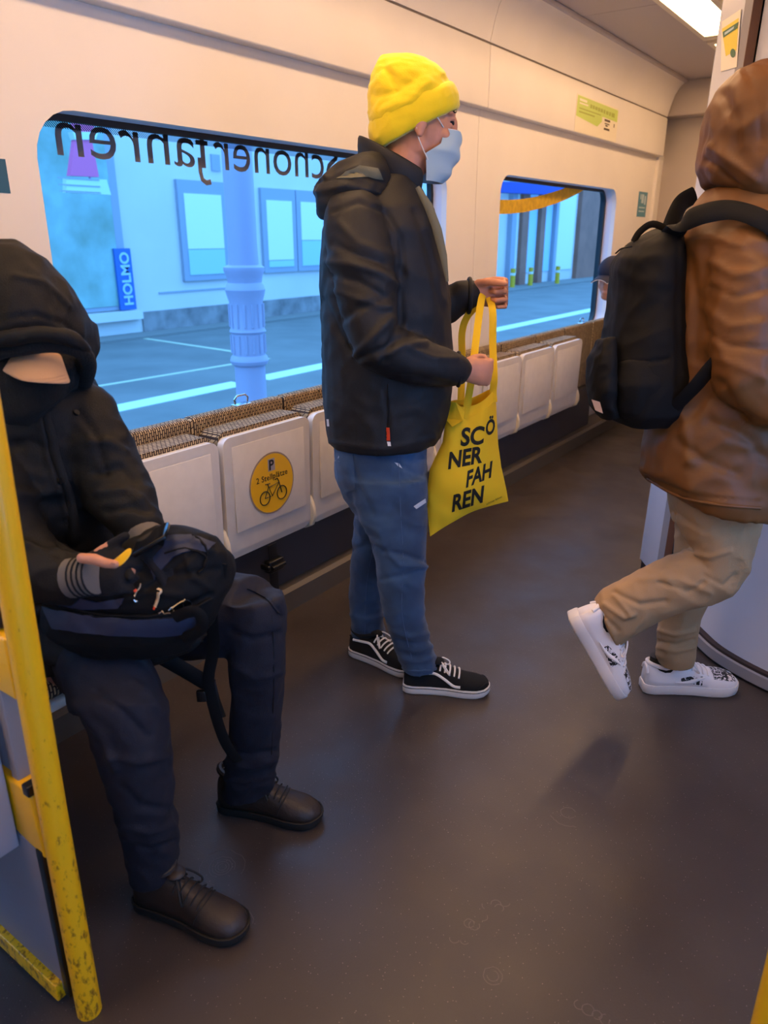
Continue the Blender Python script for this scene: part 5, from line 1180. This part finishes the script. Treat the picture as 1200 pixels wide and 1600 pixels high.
c3 = [([(1050, 800), (1100, 830), (1160, 820)], 5, -.006), ([(1070, 862), (1110, 870), (1140, 860)], 4, .007), ([(1000, 905), (1060, 905), (1110, 925)], 5, .006), ([(960, 925), (1000, 945), (1040, 940)], 4, -.007), ([(945, 945), (975, 965), (990, 960)], 4, .008), ([(935, 955), (965, 985)], 4, -.007), ([(1030, 985), (1055, 992), (1085, 985)], 3, .007), ([(1028, 1002), (1055, 1008), (1085, 1000)], 3, -.007), ([(1028, 1012), (1055, 1018), (1084, 1012)], 3, .005), ([(1100, 900), (1130, 915), (1150, 900)], 4, -.005), ([(1030, 910), (1075, 925), (1100, 910)], 4, -.006), ([(960, 930), (985, 960)], 3, .006)]
c3 += [([(1142, 876+5*i), (1168, 878+5*i)], 1.4, -.0035) for i in range(9)]
khk = put('trousers', tm_, M['khaki'], P3, remesh=.0058, sm=5, disp=[wrinkle(.0045, 10, (1, 1, 1), 51), creases(c3)])
# jacket
jk = MB()
lr_loft(jk, [LR(1112, 290, 1262, 300, 2.050, .10), LR(1085, 325, 1285, 330, 2.050, .15), LR(1062, 365, 1295, 370, 2.050, .18), LR(1052, 420, 1300, 425, 2.050, .18), LR(1045, 500, 1300, 500, 2.050, .18), LR(1036, 570, 1296, 570, 2.050, .18), LR(1020, 640, 1285, 640, 2.040, .18), LR(1008, 700, 1262, 705, 2.030, .18), LR(1005, 738, 1235, 760, 2.020, .18), LR(1022, 755, 1205, 785, 2.010, .185), LR(1045, 770, 1194, 797, 2.010, .178)])
limb(jk, [(1165, 395, 1.93, .085), (1160, 460, 1.90, .086), (1158, 530, 1.87, .083), (1165, 590, 1.84, .080), (1205, 625, 1.83, .072), (1265, 640, 1.84, .056)])
limb(jk, [(1195, 395, 2.17, .07), (1225, 560, 2.19, .07), (1300, 600, 2.17, .05)])
c3 = [([(1115, 410), (1150, 430), (1195, 420)], 8, .006), ([(1110, 450), (1150, 465), (1200, 450)], 6, -.006), ([(1100, 480), (1140, 510), (1190, 505)], 8, .006), ([(1105, 520), (1140, 540), (1200, 545)], 6, -.006), ([(1120, 560), (1150, 570), (1195, 590)], 7, .005), ([(1075, 400), (1090, 480), (1085, 560)], 8, -.007), ([(1060, 380), (1110, 370), (1160, 385)], 6, .006),
      ([(1030, 680), (1080, 650), (1120, 600)], 8, -.007), ([(1080, 720), (1130, 690), (1190, 700)], 9, .006), ([(1060, 690), (1100, 720), (1150, 740)], 8, -.008), ([(1110, 660), (1160, 680), (1200, 720)], 8, -.007), ([(1010, 745), (1080, 775), (1190, 785)], 3, -.005), ([(1050, 600), (1070, 660), (1075, 720)], 8, .008), ([(1130, 600), (1150, 640), (1190, 660)], 6, -.006)]
brj = put('jacket', jk, M['brownjacket'], P3, remesh=.0078, sm=6, disp=[wrinkle(.008, 7, (1, 1, 1), 61), creases(c3)])
hk = MB(); lr_loft(hk, [LR(1180, 97, 1242, 97, 2.050, .05), LR(1150, 112, 1270, 112, 2.050, .10), LR(1128, 135, 1266, 135, 2.050, .125), LR(1113, 165, 1264, 165, 2.050, .135), LR(1104, 200, 1262, 200, 2.050, .14), LR(1098, 235, 1260, 238, 2.050, .14), LR(1096, 265, 1260, 270, 2.050, .135), LR(1104, 288, 1262, 296, 2.050, .13), LR(1122, 305, 1262, 315, 2.050, .12)])
bhd = put('hood', hk, M['brownjacket'], brj, remesh=.007, sm=6, disp=[wrinkle(.006, 9, (1, 1, 1), 71), creases([([(1100, 250), (1120, 262), (1150, 290)], 5, -.008), ([(1110, 230), (1140, 250), (1180, 280)], 7, .008), ([(1130, 150), (1150, 190), (1150, 240)], 9, -.007), ([(1165, 110), (1185, 150), (1190, 220)], 4, -.003), ([(1110, 295), (1150, 300), (1200, 330)], 6, -.008)])])
TBJ = bvh(brj)
put('hem_band', MB().tube(drape_line(TBJ, [(1012, 748), (1060, 775), (1120, 788), (1188, 794)], .0), .005, n=8), M['brownjacket'], brj)
ground_shoe(P3, (1001, 1076), (1149, 1078), 'sneaker', None, 'sneaker')
hl, te = at(893, 962, 2.0), at(968, 1090, 2.0)
xd = (te-hl).normalized(); Hs = frame(hl - RT*.012 , xd, RT + UP*.5 - FW*.15)
make_shoe(P3, Hs, (te-hl).length*1.0, 'sneaker', 'sneaker')

# ------------------------------------------------------------------ black rucksack on his back
bp_ = thing('rucksack', at(1000, 650, 2.05), 'plain black rucksack on the back of the person in the brown jacket', 'backpack')
bm_ = MB(); lr_loft(bm_, [LR(1018, 362, 1056, 352, 2.12, .07), LR(985, 382, 1062, 378, 2.12, .12), LR(964, 405, 1064, 405, 2.115, .145), LR(957, 450, 1064, 450, 2.11, .15), LR(951, 500, 1064, 500, 2.10, .155), LR(944, 540, 1066, 540, 2.09, .16), LR(934, 575, 1074, 575, 2.08, .16), LR(930, 610, 1080, 610, 2.07, .16), LR(936, 640, 1074, 638, 2.065, .15), LR(955, 656, 1045, 655, 2.065, .12)])
bbg = put('main_body', bm_, M['pack_black'], bp_, remesh=.007, sm=6, disp=[wrinkle(.005, 8, (1, 1, 1), 81), creases([([(962, 572), (1000, 568), (1045, 560)], 2.5, -.007), ([(1062, 380), (1058, 480), (1060, 600)], 5, -.004), ([(960, 420), (1000, 440), (1050, 440)], 10, .004)])])
TBB = bvh(bbg)
sp_m = MB(); lr_loft(sp_m, [LR(934, 530, 958, 528, 2.03, .06), LR(922, 560, 958, 560, 2.02, .075), LR(918, 600, 960, 600, 2.01, .08), LR(924, 635, 962, 632, 2.01, .075), LR(936, 652, 965, 648, 2.01, .05)])
put('side_pocket', sp_m, M['pack_black'], bp_, remesh=.006, sm=5, disp=wrinkle(.005, 14, (1, 1, 1), 91))
fpk = MB(); lr_loft(fpk, [LR(960, 566, 1050, 560, 2.0, .06), LR(955, 600, 1054, 596, 1.985, .075), LR(958, 635, 1045, 632, 1.99, .07), LR(968, 650, 1030, 648, 2.0, .05)])
put('front_pocket', fpk, M['pack_black'], bp_, remesh=.006, sm=5, disp=wrinkle(.004, 10, (1, 1, 1), 95))
put('leather_tag', MB().prism([at(x, y, 1.915) for x, y in ((924, 624), (937, 628), (942, 646), (930, 641))], -FW*.002), M['leather_tag'], bp_)
put('shoulder_strap', MB().tube(spline([at(1048, 368, 2.05), at(1068, 348, 1.97), at(1100, 334, 1.93), at(1140, 328, 1.905), at(1180, 338, 1.87), at(1215, 360, 1.85), at(1250, 410, 1.84)], 6), .026, n=10, flat=.3, up=-FW+UP*.5), M['pack_black'], bp_)
put('shoulder_strap', MB().tube(spline([at(1045, 362, 2.20), at(1055, 335, 2.24), at(1066, 316, 2.27), at(1085, 305, 2.29)], 6), .024, n=10, flat=.35, up=-FW), M['pack_black'], bp_)
put('lower_strap', MB().tube(spline([at(1050, 640, 1.93), at(1085, 605, 1.88), at(1110, 575, 1.865), at(1130, 555, 1.855)], 5), .019, n=8, flat=.25, up=-FW), M['pack_black'], bp_)
put('grab_loop', MB().tube(spline([at(1045, 360, 2.12), at(1020, 350, 2.12), at(1000, 362, 2.12), at(990, 378, 2.12)], 5), .009, n=8, flat=.4, up=-FW), M['pack_black'], bp_)
put('zip_cord', MB().tube(spline([at(962, 396, 2.0), at(972, 388, 1.98), at(988, 385, 1.97)], 4), .002, n=6), M['black'], bp_)

# ================================================================== passenger far back, mostly hidden by the rucksack
P4 = thing('person', (-1.75, 5.66, 0), 'seated passenger in a navy cap far back, almost hidden by the black rucksack', 'person')
hx = atx(957, 436, -1.60); DY = .50; H4 = frame(hx, Vector((-.15, -1, -.08)))
mb = MB(); head_into(mb, H4)
def V(x, y, z): return Vector((x, y, z))
mb.tube([V(hx.x-.02, hx.y+.03, hx.z-.06), V(-1.74, 5.12+DY, .98)], [.06, .065]); mb.tube([V(-1.72, 5.14+DY, 1.0), V(-1.76, 5.16+DY, .75), V(-1.76, 5.17+DY, .5)], [.13, .14, .15], n=20)
for s in (-1, 1):
    y = 5.17+DY+s*.1; mb.tube([V(-1.76, y, .5), V(-1.36, y, .5), V(-1.33, y, .12)], [.085, .065, .045], n=14)
    mb.tube([V(-1.72, 5.15+DY+s*.19, .98), V(-1.62, 5.16+DY+s*.22, .72), V(-1.38, 5.16+DY+s*.10, .66)], [.055, .045, .03], n=12); hand_into(mb, orient(frame(V(-1.37, 5.16+DY+s*.10, .66), (1, 0, -.1), (0, 0, 1)), V(0, -s, 0)), curls=(.4,)*4)
put('body', mb, M['skin'], P4, remesh=.007, sm=4)
cm = MB(); cm.tube([V(-1.70, 5.10+DY, 1.06), V(-1.72, 5.14+DY, .98), V(-1.76, 5.16+DY, .75), V(-1.76, 5.17+DY, .47)], [.09, .17, .19, .20], n=24)
for s in (-1, 1): cm.tube([V(-1.72, 5.15+DY+s*.17, .98), V(-1.62, 5.16+DY+s*.23, .72), V(-1.42, 5.16+DY+s*.11, .66)], [.08, .07, .055], n=14)
put('coat', cm, M['parka'], P4, remesh=.012, sm=5, disp=wrinkle(.008, 8, (1, 1, 1), 101))
cm = MB()
for s in (-1, 1): y = 5.17+DY+s*.1; cm.tube([V(-1.78, y, .53), V(-1.38, y, .53), V(-1.33, y, .45), V(-1.33, y, .10)], [.10, .085, .08, .065], n=16)
put('trousers', cm, M['parka'], P4, remesh=.012, sm=5, disp=wrinkle(.006, 9, (1, 1, 1), 103))
for s in (-1, 1): make_shoe(P4, frame((-1.43, 5.17+DY+s*.1, .001), (1, s*.1, 0)), .28, 'boot')
cp4 = put('cap', MB().ell((-.01, 0, .05), .108, .088, .085, H4, 20, 12), M['navy_cap'], P4)
for nm_, m_, dz_ in (('visor', 'navy_cap', 0), ('visor_underside', 'white', -.0045)):
    put(nm_, MB().loft([[H4 @ V(.06+.10*k_, y_*(1-.25*k_), .040-.02*k_-.020*abs(y_/.07)**2 - dz + dz_) for y_, dz in [(-.07+.14*i/8, 0) for i in range(9)] + [(.07-.14*i/8, .004) for i in range(9)]] for k_ in (0, .5, 1)]), M[m_], cp4)
